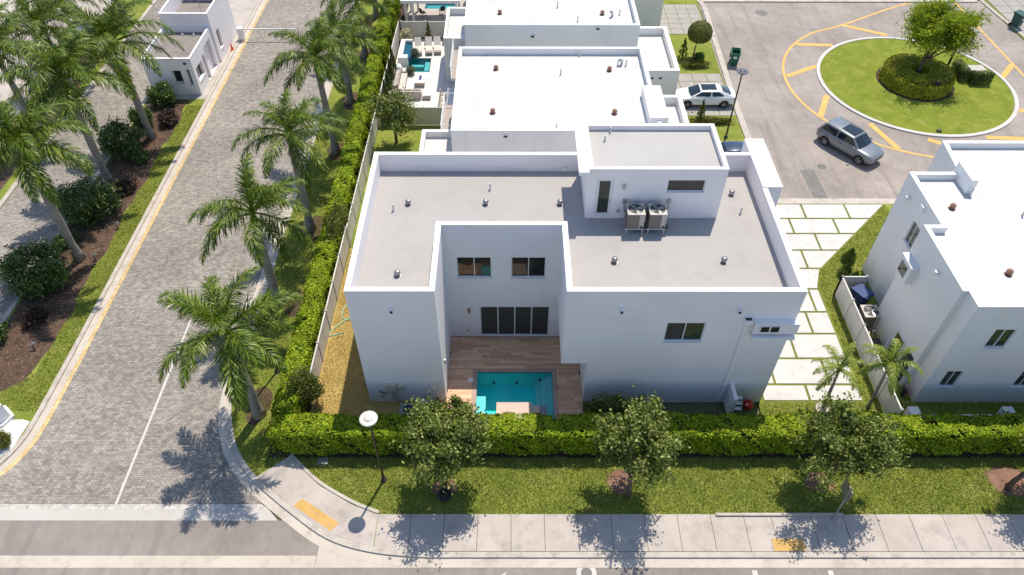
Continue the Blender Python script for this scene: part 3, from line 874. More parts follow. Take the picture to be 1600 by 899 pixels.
for i in range(8):
    j = (i + 1) % 8
    c.quad((*o1[i], ZT + .02), (*o1[j], ZT + .02), (*i1[j], ZT + .02), (*i1[i], ZT + .02))
    c.quad((*o1[i], ZT - .03), (*o1[j], ZT - .03), (*o1[j], ZT + .02), (*o1[i], ZT + .02))
    c.quad((*i1[j], ZT - .03), (*i1[i], ZT - .03), (*i1[i], ZT + .02), (*i1[j], ZT + .02))
obj("parapet_cap", c, M_CAP, HA)
obj("roof", MB().sheet(inn, ZF), M_ROOF_GREY, HA)
add_window(HA, UP[4], UP[5], wn_front, 2, screen=(0,), glass=M_GLASS_G)
for h in wins:
    add_window(HA, UP[2], UP[3], h, 2)
sd = add_window(HA, LOW[2], LOW[3], doors, 4, .075, name="sliding_door", screen=(0, 1, 2, 3), sill=False)
# corner window box and ledge on the right end of the facade
bx = obj("window_box", MB().box(12.05, 14.25, YF - .36, YF - .003, 6.36, 7.08), M_WALL, HA)
obj("ledge", MB().box(12.05, 14.2, YF - .5, YF - .003, 6.02, 6.20), M_WALL, HA)
bw = obj("window", MB().box(12.32, 13.30, YF - .405, YF - .383, 6.50, 6.98), M_FRAME, HA)
for x in (12.38, 12.87):
    obj("pane", MB().box(x, x + .40, YF - .416, YF - .406, 6.56, 6.93), M_GLASS, bw)
# rainwater outlets, downpipe, lights, meters
for x in (-5.80, 5.39, 11.13):
    sp = obj("scupper", MB().box(x - .09, x + .09, YF - .24, YF - .003, 7.70, 7.92), M_WALL, HA)
    obj("spout_mouth", MB().box(x - .065, x + .065, YF - .25, YF - .242, 7.725, 7.90), M_DARK, sp)
dp = obj("downpipe", MB().box(11.66, 11.80, YF - .12, YF - .003, .1, 6.95), M_WALL, HA)
obj("leader_head", MB().prism([(11.52, YF - .28), (11.94, YF - .28), (11.94, YF - .003), (11.52, YF - .003)], 6.96, 7.22), M_WALL, dp)
obj("leader_mouth", MB().box(11.57, 11.89, YF - .23, YF - .05, 7.21, 7.226), M_DARK, dp)
obj("wall_light", MB().box(-2.52, -2.38, YC - .12, YC - .003, 2.25, 2.58), M_CARPET, HA)
obj("outlet_box", MB().box(-2.66, -2.56, YC - .06, YC - .003, .55, .68), M_GREYMETAL, HA)
mt = obj("meter_panel", MB().box(-6.85, -6.28, YF - .22, YF - .003, 1.15, 1.78), M_BEIGE, HA)
obj("meter_box", MB().box(-6.24, -5.95, YF - .16, YF - .003, 1.2, 1.55), M_BEIGE, mt)
for k, x in enumerate((-6.55, -6.4)):
    obj("conduit", MB().tube([(x, YF - .09, 1.15), (x, YF - .09, .45), (x + .25, YF - .09, .25), (x + 1.0, YF - .09, .22)], .028, 6), M_GREYMETAL, mt)
obj("conduit", MB().tube([(-6.8, YF - .09, 1.15), (-6.95, YF - .09, .85), (-7.15, YF - .09, .95), (-7.25, YF - .09, 1.1)], .03, 6), M_DARK, mt)
obj("hose_tap", MB().box(-7.2, -7.08, YF - .1, YF - .003, .5, .62), M_GREYMETAL, HA)
obj("wall_light", MB().box(XC0 + .003, XC0 + .1, 24.3, 24.42, 2.5, 2.8), M_GREYMETAL, HA)
for x, y in ((-5.75, 31.4), (-1.41, 31.41), (2.76, 31.41), (-5.75, 25.79), (5.36, 26.78), (11.02, 26.79), (12.57, 32.28)):
    roof_vent(HA, x, y, ZF, M_VENT, .165)
for x, y in ((-6.52, 30.85), (-1.19, 32.72), (12.74, 30.66)):
    vent_pipe(HA, x, y, ZF)
for x in (-5.2, -.6, 3.1):
    obj("spot_lamp", MB().tube([(x, YB - .26, 8.2), (x, YB - .42, 8.22), (x, YB - .5, 8.1)], [.03, .05, .07], 8), M_WHITEPL, HA)
# stair tower on the roof
PH = [(4.07, 30.24), (11.31, 30.24), (11.31, 34.4), (4.07, 34.4)]
ph_door = (.46, 1.36, 8.05, 10.56)
ph_win = (8.26 - 4.07, 10.27 - 4.07, 9.72, 10.5)
shell(HA, PH, ZF - .02, 11.2, .2, 10.9, M_WALL, M_ROOF_PH, {0: [ph_door, ph_win]}, name="tower_wall")
obj("tower_canopy", MB().box(3.52, 4.055, 29.98, 34.3, 10.98, 11.2), M_CAP, HA)
pd = add_window(HA, PH[0], PH[1], ph_door, 1, .16, glass=M_GLASS_G, name="roof_door", sill=False)
obj("handle", MB().box(5.3, 5.33, 30.14, 30.2, 9.0, 9.16), M_GREYMETAL, pd)
add_window(HA, PH[0], PH[1], ph_win, 1)
obj("wall_light", MB().box(5.93, 6.05, 30.12, 30.237, 9.95, 10.25), M_GREYMETAL, HA)
obj("outlet_box", MB().box(5.78, 5.9, 30.17, 30.237, 8.35, 8.5), M_GREYMETAL, HA)
for x in (6.02, 8.42):
    ib = obj("isolator_box", MB().box(x, x + .18, 30.12, 30.237, 9.0, 9.25), M_GREYMETAL, HA)
    xe = 6.3 if x < 7 else 8.1
    obj("conduit", MB().tube([(x + .09, 30.15, 9.0), (x + .09, 30.1, 8.75), ((x + xe) / 2, 29.95, 8.6), (xe, 29.75, 8.65)], .025, 6), M_DARK, ib)
for x, y in ((5.52, 34.0), (5.15, 33.2)):
    vent_pipe(HA, x, y, 10.9, .35)
# thick wall end at the street corner
obj("corner_fin", MB().box(13.87, 14.95, 31.42, 35.96, -.1, 9.09), M_WALL, HA)
obj("fin_cap", MB().box(13.855, 14.965, 31.405, 35.975, 9.091, 9.13), M_CAP, HA)
obj("stub_wall", MB().prism([(12.05, 22.5), (12.25, 22.5), (12.25, YF - .003), (12.05, YF - .003)], -.05, 1.75), M_WALL, HA)
obj("side_ledge", MB().box(-8.25, XL - .003, 26.3, 28.2, 0, .16), M_COPING, HA)

# ------------------------------------------------------------------ deck and pool
PX0, PX1, PY0, PY1 = -1.95, 2.42, 22.4, 25.6
dk = struct("pool_deck", MB().add(*(lambda: ([(-3.63, 22.2, .0), (PX0, 22.2, .0), (PX0, 28.32, .0), (-3.63, 28.32, .0), (PX0, PY1, .0), (PX1, PY1, .0), (PX1, 28.32, .0), (PX1, 22.2, .0), (4.05, 22.2, .0), (4.05, 28.32, .0)],
    [(0, 1, 2, 3), (4, 5, 6, 2), (7, 8, 9, 6)]))()), M_SOIL)
pr_ = random.Random(3)
def planks(x0, x1, y0, y1):
    y = y0
    while y < y1 - .05:
        yy = min(y + .2, y1)
        x = x0 - pr_.random() * 1.2
        while x < x1 - .02:
            a, b = max(x, x0), min(x + 1.2, x1)
            if b - a > .06:
                obj("plank", MB().box(a + .004, b - .004, y + .004, yy - .004, .0, .018 + pr_.random() * .003), M_PLANK, dk)
            x += 1.2
        y += .2
planks(-3.63, 4.05, PY1 + .27, 28.31)
planks(-3.63, PX0 - .27, 22.2, PY1 + .26)
planks(PX1 + .27, 4.05, 22.2, PY1 + .26)
cp = MB()
cp.box(PX0 - .27, PX1 + .27, PY1, PY1 + .26, -.05, .03)
cp.box(PX0 - .27, PX0, 22.2, PY1 - .003, -.05, .03)
cp.box(PX1, PX1 + .27, 22.2, PY1 - .003, -.05, .03)
obj("coping", cp, M_COPING, dk)
obj("skimmer_lid", MB().lathe([(.17, .015), (.17, .034), (.12, .036), (.01, .037)], 18, (-2.32, 25.05, 0), cap=False), M_WHITEPL, dk)
PO = thing("swimming_pool", "small turquoise swimming pool with steps in the courtyard deck", "pool", (.2, 24, 0))
sh = MB()
def open_box(mb, x0, x1, y0, y1, zb, zt):
    mb.quad((x0, y0, zb), (x1, y0, zb), (x1, y1, zb), (x0, y1, zb))
    mb.quad((x0, y0, zt), (x0, y0, zb), (x0, y1, zb), (x0, y1, zt)); mb.quad((x1, y1, zt), (x1, y1, zb), (x1, y0, zb), (x1, y0, zt))
    mb.quad((x0, y1, zt), (x0, y1, zb), (x1, y1, zb), (x1, y1, zt)); mb.quad((x1, y0, zt), (x1, y0, zb), (x0, y0, zb), (x0, y0, zt))
open_box(sh, PX0, PX1, PY0, PY1, -1.3, .0)
obj("basin", sh, M_POOLTILE, PO)
for k, x in enumerate((1.45, 1.78, 2.1)):
    obj("step", MB().box(x, PX1 - .003 - .001 * k, PY0 + .01, PY1 - .01, -1.29 + .002 * k, -.85 + .27 * k), M_POOLTILE2, PO)
obj("sunlit_corner", MB().box(PX0 + .004, -1.42, PY0 + .02, 23.98, -1.28, -.10), M_POOLTILE2, PO)  # pale block added in the sunny corner; sunlight put into its colour
obj("bench", MB().box(-1.41, 1.2, PY0 + .015, 23.05, -1.27, -.35), M_POOLTILE2, PO)
obj("water", MB().sheet([(PX0, PY0), (PX1, PY0), (PX1, PY1), (PX0, PY1)], -.06), M_WATER, PO)
for x in (-1.0, .35, 1.72):
    obj("return_jet", MB().lathe([(.09, 0), (.09, .02), (.03, .03)], 12, (x, PY1 - .14, -.84 if x < 1.4 else -.56)), M_BLUE, PO)
obj("waterfall_wall", MB().box(-.8, 1.22, 22.35, 23.42, -.3, .12), M_COPING_L, PO)
obj("spillway_block", MB().box(1.25, 1.6, 22.3, 22.95, -.3, .5), M_COPING_L, PO)
obj("spillway_block", MB().box(1.62, 2.0, 22.3, 22.9, -.3, .55), plain("grey_block", (.2, .21, .24), .7), PO)

# ------------------------------------------------------------------ roof air conditioners
def ac_unit(name, label, x, y, z, legs=True, group="air conditioners on the grey roof", w=.90, h=.95):
    t = thing(name, label, "air conditioner", (x, y, z), group)
    z0 = z + (.36 if legs else .08)
    b = MB()
    b.box(x - w / 2, x + w / 2, y - w / 2, y + w / 2, z0, z0 + h)
    obj("body", b, M_ACBODY, t)
    lo = MB()
    for k in range(9):
        zz = z0 + .1 + k * (h - .2) / 9
        for yy, y2 in ((y - w / 2 - .012, y - w / 2 - .001), (y + w / 2 + .001, y + w / 2 + .012)):
            lo.box(x - w * .44, x + w * .44, yy, y2, zz, zz + .05)
        lo.box(x - w / 2 - .012, x - w / 2 - .001, y - w * .44, y + w * .44, zz, zz + .05)
    tag(obj("louvre", lo, M_ACLOUVRE, t), kind="stuff")
    obj("corner_post", MB().box(x + w / 2 - .26, x + w / 2 + .012, y - w / 2 - .014, y - w / 2 - .002, z0 + .02, z0 + h), M_ACTOP, t)
    r = w * .455
    top = MB()
    n = 24
    ring = [(x + r * math.cos(2 * math.pi * k / n), y + r * math.sin(2 * math.pi * k / n)) for k in range(n)]
    def sq(k):
        c, s_ = math.cos(2 * math.pi * k / n), math.sin(2 * math.pi * k / n)
        m = max(abs(c), abs(s_)); e = w / 2 + .02
        return (x + e * c / m, y + e * s_ / m)
    for k in range(n):
        a, b2, c2, d = ring[k], ring[(k + 1) % n], sq(k + 1), sq(k)
        top.quad((*a, z0 + h + .06), (*b2, z0 + h + .06), (*c2, z0 + h + .04), (*d, z0 + h + .04)) if False else top.quad((*d, z0 + h + .04), (*c2, z0 + h + .04), (*b2, z0 + h + .06), (*a, z0 + h + .06))
        top.quad((*a, z0 + h + .06), (*b2, z0 + h + .06), (*b2, z0 + h + .004), (*a, z0 + h + .004))
        top.quad((*d, z0 + h + .002), (*c2, z0 + h + .002), (*c2, z0 + h + .04), (*d, z0 + h + .04))
    obj("top_panel", top, M_ACTOP, t)
    obj("fan_well", MB().lathe([(r * .99, z0 + h + .003), (.01, z0 + h + .004)], 24, (x, y, 0), cap=False), M_DARK, t)
    for k in range(4):
        w0 = k * math.pi / 2 + .4
        c, s_ = math.cos(w0), math.sin(w0)
        fb = MB().add([(x + .07 * c, y + .07 * s_, z0 + h + .012), (x + r * .9 * math.cos(w0 - .28), y + r * .9 * math.sin(w0 - .28), z0 + h + .01),
                       (x + r * .9 * math.cos(w0 + .28), y + r * .9 * math.sin(w0 + .28), z0 + h + .035), (x + .06 * math.cos(w0 + .8), y + .06 * math.sin(w0 + .8), z0 + h + .02)], [(0, 1, 2, 3)])
        obj("fan_blade", fb, M_GREYMETAL, t)
    gd = MB()
    for q in (.3, .6, .9):
        gd.tube([(x + r * q * math.cos(2 * math.pi * k / 16), y + r * q * math.sin(2 * math.pi * k / 16), z0 + h + .058) for k in range(17)], .006, 4, cap=False)
    for k in range(4):
        c, s_ = math.cos(k * math.pi / 4), math.sin(k * math.pi / 4)
        gd.tube([(x - r * c, y - r * s_, z0 + h + .058), (x + r * c, y + r * s_, z0 + h + .058)], .006, 4)
    obj("guard", gd, M_GREYMETAL, t)
    if legs:
        for sx in (-1, 1):
            for sy in (-1, 1):
                obj("leg", MB().tube([(x + sx * w * .46, y + sy * w * .5, z), (x + sx * w * .46, y + sy * w * .5, z0 - .05)], .03, 6), M_PIPE, t)
        obj("rail", MB().box(x - w * .62, x + w * .62, y - w * .54, y - w * .46, z0 - .05, z0 - .003), M_PIPE, t)
        obj("rail", MB().box(x - w * .62, x + w * .62, y + w * .46, y + w * .54, z0 - .05, z0 - .003), M_PIPE, t)
        obj("refrigerant_pipe", MB().tube([(x + w * .3, y - w * .5 - .03, z0 + .15), (x + w * .62, y - w * .58, z0 + .05), (x + w * .72, y - w * .3, z0 - .12), (x + w * .6, y + .5, z0 - .1), (x + w * .55, y + .85, z0 + .3)], .045, 6), M_DARK, t)
    else:
        obj("pad", MB().box(x - w * .6, x + w * .6, y - w * .6, y + w * .6, z - .02, z0 - .002), M_CONC, t)
    return t
ac_unit("air_conditioner", "roof air conditioner nearer the glazed roof door, beside its twin", 6.62, 29.42, ZF)
ac_unit("air_conditioner", "roof air conditioner nearer the wide tower window, beside its twin", 7.78, 29.42, ZF)

# ------------------------------------------------------------------ neighbouring houses
def slab_vent(parent, x, y0, z):
    """small louvred outlet on a facade facing the camera"""
    o = obj("wall_vent", MB().box(x - .22, x + .22, y0 - .06, y0 - .003, z - .15, z + .15), M_CAP, parent)
    obj("louvre", MB().box(x - .13, x + .13, y0 - .07, y0 - .062, z - .09, z + .08), M_DARK, o)

def balcony(parent, x0, x1, y0, y1, z):
    fl = obj("balcony", MB().box(x0, x1, y0, y1, z - .25, z - .03), M_WALL_OLD, parent)
    y = y0 + .03
    while y < y1 - .1:
        obj("board", MB().box(x0 + .03, x1 - .01, y, y + .16, z - .029, z), M_WOODRAIL, fl)
        y += .18
    rl = obj("railing", MB().box(x0 - .02, x0 + .03, y0, y1, z + 1.0, z + 1.05), M_FRAME, parent)
    for k in range(5):
        obj("rail_bar", MB().box(x0 - .005, x0 + .015, y0, y1, z + .15 + k * .17, z + .175 + k * .17), M_FRAME, rl)
    n = 4
    for k in range(n + 1):
        yy = y0 + (y1 - y0) * k / n
        obj("post", MB().box(x0 - .02, x0 + .03, yy - .02, yy + .02, z, z + .999), M_FRAME, rl)
    for yy in (y0, y1 - .04):
        obj("rail_bar", MB().box(x0 + .031, x1 - .05, yy, yy + .04, z + 1.0, z + 1.05), M_FRAME, rl)

HB = thing("modern_house", "white flat-roofed house with rusty vents directly behind the courtyard house", "house", (3, 44, 0), "white houses along the entrance road")
shell(HB, [(-3.78, 38.45), (9.57, 38.45), (9.57, 49.1), (-3.78, 49.1)], -.1, 8.0, .22, 7.5, M_WALL_OLD, M_ROOF_WHITE)
shell(HB, [(-6.4, 38.6), (-3.79, 38.6), (-3.79, 44.32), (-6.4, 44.32)], -.1, 4.1, .25, 3.6, M_WALL_OLD, M_ROOF_WHITE, name="annex_wall")
shell(HB, [(9.58, 42.5), (13.15, 42.5), (13.15, 49.4), (9.58, 49.4)], -.1, 3.85, .3, 3.2, M_WALL_OLD, M_ROOF_WHITE, name="garage_wall")
obj("corner_fin", MB().box(8.85, 10.05, 39.55, 43.4, 3.2, 8.25), M_CAP, HB)
for x, y in ((-1.07, 46.78), (-1.2, 41.21), (6.82, 41.15), (6.99, 46.63)): roof_vent(HB, x, y, 7.5, M_VENT_RUST, .17)
for x, y in ((3.51, 46.09), (5.0, 48.7), (7.66, 47.34), (8.25, 47.34), (2.9, 39.3)): vent_pipe(HB, x, y, 7.5, .5)
obj("flue", MB().tube([(7.95, 47.5, 7.5), (7.95, 47.5, 7.85), (7.8, 47.3, 7.95)], .12, 8), M_PIPE, HB)
slab_vent(HB, -.34, 38.45, 7.6); slab_vent(HB, 1.3, 38.45, 6.3)
balcony(HB, -5.1, -3.79, 44.6, 48.95, 3.25)

HC = thing("modern_house", "white flat-roofed house cut by the photograph's upper edge, above a pool patio", "house", (3, 58, 0), "white houses along the entrance road")
shell(HC, [(-3.55, 52.5), (9.85, 52.5), (9.85, 63.2), (-3.55, 63.2)], -.1, 8.0, .22, 7.5, M_WALL_OLD, M_ROOF_WHITE)
shell(HC, [(-5.77, 57.95), (-3.56, 57.95), (-3.56, 63.75), (-5.77, 63.75)], -.1, 4.1, .22, 3.5, M_WALL_OLD, M_ROOF_WHITE, name="annex_wall")
shell(HC, [(9.86, 53.1), (13.68, 53.1), (13.68, 60.6), (9.86, 60.6)], -.1, 3.85, .3, 3.2, M_WALL_OLD, M_ROOF_WHITE, name="garage_wall")
for x, y in ((-.89, 55.38), (7.24, 55.29)): roof_vent(HC, x, y, 7.5, M_VENT_RUST, .17)
for x, y in ((3.74, 56.51), (8.6, 55.2), (5.2, 54.0)): vent_pipe(HC, x, y, 7.5, .5)
obj("flue", MB().tube([(8.0, 55.0, 7.5), (8.0, 55.0, 7.85), (7.85, 54.8, 7.95)], .12, 8), M_PIPE, HC)
slab_vent(HC, 1.66, 52.5, 7.1); slab_vent(HC, 6.64, 52.5, 7.72); slab_vent(HC, -.3, 52.5, 6.2)
slab_vent(HC, 12.2, 53.1, 3.2); slab_vent(HC, 11.5, 53.1, 3.2)
balcony(HC, -4.9, -3.56, 52.9, 57.6, 3.25)
HD2 = thing("modern_house", "white house whose side wall closes the upper edge beside the slab path", "house", (6, 72, 0), "white houses along the entrance road")
shell(HD2, [(-3.5, 66.5), (10.0, 66.5), (10.0, 77), (-3.5, 77)], -.1, 8.0, .22, 7.5, M_WALL_OLD, M_ROOF_WHITE)
shell(HD2, [(10.01, 67.5), (14.6, 67.5), (14.6, 76), (10.01, 76)], -.1, 6.5, .25, 6.0, M_WALL_OLD, M_ROOF_WHITE, name="garage_wall")
PG = thing("pool_pergola", "white slab-roofed pergola on posts at the upper edge above dark patio chairs", "pergola", (-8, 69, 0))
obj("roof_slab", MB().box(-10.6, -4.9, 67.4, 72.0, 2.75, 3.05), M_CAP, PG)
for x in (-10.2, -9.5, -5.3):
    obj("post", MB().box(x - .1, x + .1, 67.6, 67.8, 0, 2.75), M_WALL_OLD, PG)
    obj("post", MB().box(x - .1, x + .1, 71.6, 71.8, 0, 2.75), M_WALL_OLD, PG)

# corner house at the right edge
HR = thing("modern_house", "white stepped house at the right edge behind a side fence", "house", (30, 29, 0), "white houses along the entrance road")
PD = [(22.74, 23.55), (46, 23.55), (46, 37.4), (26.7, 37.4), (26.35, 34.25), (23.45, 34.25), (23.42, 29.55), (22.45, 29.55), (22.45, 24.62), (22.74, 24.60)]
w_up, w_lo, w_lo2, w_up2 = (1.7, 2.78, 4.85, 6.3), (.78, 1.66, 1.45, 2.85), (4.85, 5.75, 1.45, 2.85), (5.8, 6.9, 4.85, 6.3)
w_side = (2.4, 3.35, 4.88, 6.4)
shell(HR, PD, -.1, 8.0, .24, 7.6, M_WALL_OLD, M_ROOF_WHITE, {0: [w_up, w_lo, w_lo2, w_up2], 5: [w_side]})
for h in (w_up, w_lo, w_lo2, w_up2): add_window(HR, PD[0], PD[1], h, 2, .05, M_GLASS_G)
add_window(HR, PD[5], PD[6], w_side, 2, .05, M_GLASS_G)
sb_ = obj("window_box", MB().box(22.02, 22.447, 28.1, 29.45, 4.85, 6.05), M_WALL_OLD, HR)
wb = obj("window", MB().box(22.0, 22.018, 28.35, 29.2, 5.0, 5.85), M_FRAME, HR)
for y in (28.40, 28.80): obj("pane", MB().box(21.985, 21.999, y, y + .36, 5.06, 5.79), M_GLASS_G, wb)
for y, z in ((26.6, 7.1), (33.0, 6.9)): obj("scupper", MB().box(22.2 if y < 29 else 23.2, 22.447 if y < 29 else 23.43, y, y + .2, z, z + .2), M_WALL_OLD, HR)
obj("wall_vent", MB().box(23.3, 23.42, 31.4, 31.75, 7.3, 7.65), M_CAP, HR)
dd = obj("side_door", MB().box(22.40, 22.447, 26.0, 27.1, .1, 2.2), M_FRAME, HR)
obj("pane", MB().box(22.385, 22.399, 26.12, 26.98, .3, 2.08), M_GLASS, dd)
dd = obj("side_door", MB().box(22.40, 22.447, 24.9, 25.7, .1, 2.2), M_INTERIOR, HR)  # dark panel: shade of the room inside is put into its colour
for x, y in ((24.92, 31.42), (25.62, 26.18), (31.2, 27.5)): roof_vent(HR, x, y, 7.6, M_VENT_RUST, .17)
for x, y in ((26.41, 32.51), (28.61, 30.82)): vent_pipe(HR, x, y, 7.6, .6)
obj("parapet_fin", MB().box(26.2, 26.6, 32.7, 34.5, 7.61, 8.6), M_CAP, HR)

# gatehouse on the median
GH = thing("gatehouse", "white flat-roofed guard house on the median between the lanes", "gatehouse", (-29, 59, 0))
GP = [(-31.1, 55.7), (-26.95, 55.7), (-26.95, 61.38), (-31.1, 61.38)]
g_front = (2.2, 3.0, 1.1, 2.3); g_front2 = (3.45, 3.75, .9, 2.4)
g_side = (.5, 2.0, 1.0, 2.2); g_door = (2.3, 2.9, .05, 2.35); g_open = (3.1, 5.0, .02, 2.75)
shell(GH, GP, -.1, 3.4, .16, 2.95, M_WALL, M_ROOF_BROWN, {0: [g_front, g_front2], 1: [g_side, g_door, g_open]}, depth=.3)
add_window(GH, GP[0], GP[1], g_front, 1, .06, M_GLASS, depth=.3)
add_window(GH, GP[0], GP[1], g_front2, 1, .05, M_GLASS, depth=.3)
add_window(GH, GP[1], GP[2], g_side, 2, .06, M_GLASS, depth=.3)
add_window(GH, GP[1], GP[2], g_door, 1, .08, M_GLASS, name="door", depth=.3, sill=False)
obj("porch_wall", MB().box(-28.2, -27.26, 58.85, 60.65, .0, 2.8), M_WALL, GH)
GT = [(-31.1, 61.39), (-26.8, 61.39), (-26.8, 67.0), (-31.1, 67.0)]
g_tw = (.75, 1.5, .9, 2.6)
shell(GH, GT, -.1, 4.6, .16, 3.3, M_WALL, M_ROOF_BROWN, {1: [g_tw]}, name="tower_wall", depth=.25)
add_window(GH, GT[1], GT[2], g_tw, 1, .06, M_GLASS, depth=.25)
for x in (-29.2, -28.2): obj("roof_lamp", MB().lathe([(.08, 2.95), (.08, 3.1), (.02, 3.16)], 8, (x, 60.6, 0)), M_WHITEPL, GH)
obj("aerial", MB().tube([(-28.6, 64.5, 3.3), (-28.6, 64.5, 5.4)], .02, 5), M_GREYMETAL, GH)
obj("wall_lamp", MB().box(-27.6, -27.4, 55.58, 55.697, 2.9, 3.05), M_DARK, GH)
BG = thing("barrier_gate", "white barrier post with its arm across the paver lane", "barrier", (-26.0, 65.7, 0))
obj("cabinet", MB().box(-26.25, -25.75, 65.45, 65.95, -.05, 1.15), M_WHITEPL, BG)
obj("arm", MB().box(-25.74, -20.6, 65.66, 65.74, .95, 1.06), M_WHITEPL, BG)
single("traffic_cone", MB().lathe([(.2, 0), (.2, .03), (.13, .04), (.03, .7), (.01, .71)], 12, (-26.4, 63.6, -.02)), M_ORANGE, "orange traffic cone beside the gatehouse corner", "traffic cone")
MW = thing("entrance_monument", "white angled sign wall on pebbles at the left edge", "sign wall", (-28.5, 22, 0))
obj("wall", MB().prism([(-30.2, 19.9), (-27.95, 22.0), (-27.65, 22.5), (-28.3, 23.0), (-30.6, 21.3)], -.05, 1.2), M_WALL, MW)
obj("base", MB().prism([(-30.3, 19.7), (-27.8, 21.9), (-27.5, 22.55), (-28.3, 23.2), (-30.7, 21.5)], -.05, .15), M_WALL_OLD, MW)

# ------------------------------------------------------------------ fences
def fence(name, label, pts, h=1.7, bay=2.4, mat=None, group="white vinyl fences", cat="fence", z=0):
    mat = mat or M_VINYL
    t = thing(name, label, cat, (*pts[0], z), group)
    for a, b in zip(pts[:-1], pts[1:]):
        ux, nn, L = seg_frame(a, b)
        n = max(1, round(L / bay)); s = L / n
        for k in range(n):
            u0, u1 = k * s + .065, (k + 1) * s - .065
            p = MB().obox(a, ux, nn, u0, u1, -.018, .018, z + .06, z + h - .12)
            pn = obj("panel", p, mat, t)
            obj("rail", MB().obox(a, ux, nn, u0, u1, -.04, .04, z + h - .119, z + h - .02), mat, t)
            m = max(2, round((u1 - u0) / .3))
            for q in range(1, m):
                uu = u0 + (u1 - u0) * q / m
                pn2 = MB().obox(a, ux, nn, uu - .012, uu + .012, -.024, .024, z + .07, z + h - .13)
                if q == m // 2: obj("batten", pn2, mat, pn)
        for k in range(n + 1):
            u = k * s
            po = obj("post", MB().obox(a, ux, nn, u - .062, u + .062, -.062, .062, z - .05, z + h + .02), mat, t)
            ca = [a[0] + ux[0] * u, a[1] + ux[1] * u]
            obj("cap", MB().add([(ca[0] - .085, ca[1] - .085, z + h + .021), (ca[0] + .085, ca[1] - .085, z + h + .021), (ca[0] + .085, ca[1] + .085, z + h + .021), (ca[0] - .085, ca[1] + .085, z + h + .021), (ca[0], ca[1], z + h + .12)],
                                [(3, 2, 1, 0), (0, 1, 4), (1, 2, 4), (2, 3, 4), (3, 0, 4)]), mat, po)
    return t
fence("vinyl_fence", "white panel fence behind the side hedge along the strip of dry grass", [(-11.15, 24.0), (-11.1, 36.3)])
fence("vinyl_fence", "white panel fence beside the young tree in the back lawn", [(-11.05, 36.45), (-10.95, 51.0)])
fence("vinyl_fence", "white panel fence between tall cypresses and the side hedge", [(-10.95, 51.3), (-10.75, 65.8)])
fence("vinyl_fence", "cream panel fence closing the patio towards the young tree", [(-10.7, 51.1), (-5.3, 51.1)], mat=M_VINYL_TAN)
fence("vinyl_fence", "cream panel fence behind the three sun loungers", [(-10.5, 65.97), (-5.9, 65.97)], mat=M_VINYL_TAN)
fence("vinyl_fence", "white panel fence hiding the air conditioner beside the slab driveway", [(22.43, 31.85), (20.87, 31.85), (20.87, 21.9)], bay=2.05)
WF = thing("low_wall", "low white wall with two square pillars behind the front hedge", "wall", (22, 22.3, 0))
obj("wall", MB().box(22.3, 40, 22.2, 22.35, -.05, .55), M_WALL_OLD, WF)
for x in (21.95, 27.1, 33.0): obj("pillar", MB().box(x - .28, x + .28, 22.02, 22.52, -.05, 1.05), M_WALL_OLD, WF)

# ------------------------------------------------------------------ patio behind: paving, pool, furniture
pt = struct("patio", holed(MB(), -10.7, -3.6, 52.0, 65.8, [(-9.45, -7.5, 59.6, 62.0)], -.008), M_SOIL)
for i in range(6):
    for j in range(12):
        x0, y0 = -10.65 + i * 1.18, 52.05 + j * 1.15
        if y0 > 65: continue
        x1, y1 = x0 + 1.165, min(y0 + 1.135, 65.75)
        # clip around the pool
        if x1 > -9.55 and x0 < -7.4 and y1 > 59.5 and y0 < 62.1:
            for a, b, c, d in ((x0, x1, y0, min(y1, 59.52)), (x0, x1, max(y0, 62.08), y1), (x0, min(x1, -9.53), max(y0, 59.53), min(y1, 62.07)), (max(x0, -7.42), x1, max(y0, 59.53), min(y1, 62.07))):
                if b - a > .05 and d - c > .05: obj("slab", MB().box(a, b, c, d, -.006, .012), M_STONE, pt)
            continue
        obj("slab", MB().box(x0, x1, y0, y1, -.006, .012), M_STONE, pt)
PC = thing("spa_pool", "small teal plunge pool with raised white wall on the neighbour's patio", "pool", (-8.5, 60.8, 0))
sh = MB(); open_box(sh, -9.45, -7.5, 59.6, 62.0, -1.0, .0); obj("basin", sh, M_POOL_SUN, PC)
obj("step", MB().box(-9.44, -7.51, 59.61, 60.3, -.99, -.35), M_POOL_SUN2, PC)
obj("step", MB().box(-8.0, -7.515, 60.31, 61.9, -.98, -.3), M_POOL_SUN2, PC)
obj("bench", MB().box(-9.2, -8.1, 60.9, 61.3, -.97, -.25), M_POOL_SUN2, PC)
obj("water", MB().sheet([(-9.45, 59.6), (-7.5, 59.6), (-7.5, 62.0), (-9.45, 62.0)], -.05), M_WATER, PC)
rw = MB()
rw.box(-10.35, -9.47, 60.6, 61.2, -.05, .85); rw.box(-10.35, -9.95, 61.203, 64.1, -.05, .85); rw.box(-9.947, -9.3, 63.85, 64.1, -.05, .85)
obj("raised_wall", rw, M_STONEWALL, PC)
obj("spa_basin", MB().box(-9.94, -9.3, 61.21, 63.84, .0, .55), M_SPATILE, PC)
obj("spa_water", MB().sheet([(-9.94, 61.21), (-9.3, 61.21), (-9.3, 63.84), (-9.94, 63.84)], .62), M_WATER, PC)
PE = thing("swimming_pool", "long teal swimming pool by the slab-roofed pergola at the upper edge", "pool", (-7, 73.5, 0))
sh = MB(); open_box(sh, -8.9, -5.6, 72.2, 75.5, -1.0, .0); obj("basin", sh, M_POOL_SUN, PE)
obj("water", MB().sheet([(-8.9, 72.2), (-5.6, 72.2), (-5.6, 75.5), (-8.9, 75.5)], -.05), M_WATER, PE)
struct("far_patio", holed(MB(), -10.6, -3.5, 66.1, 78, [(-8.9, -5.6, 72.2, 75.5)], -.005), M_CONC)

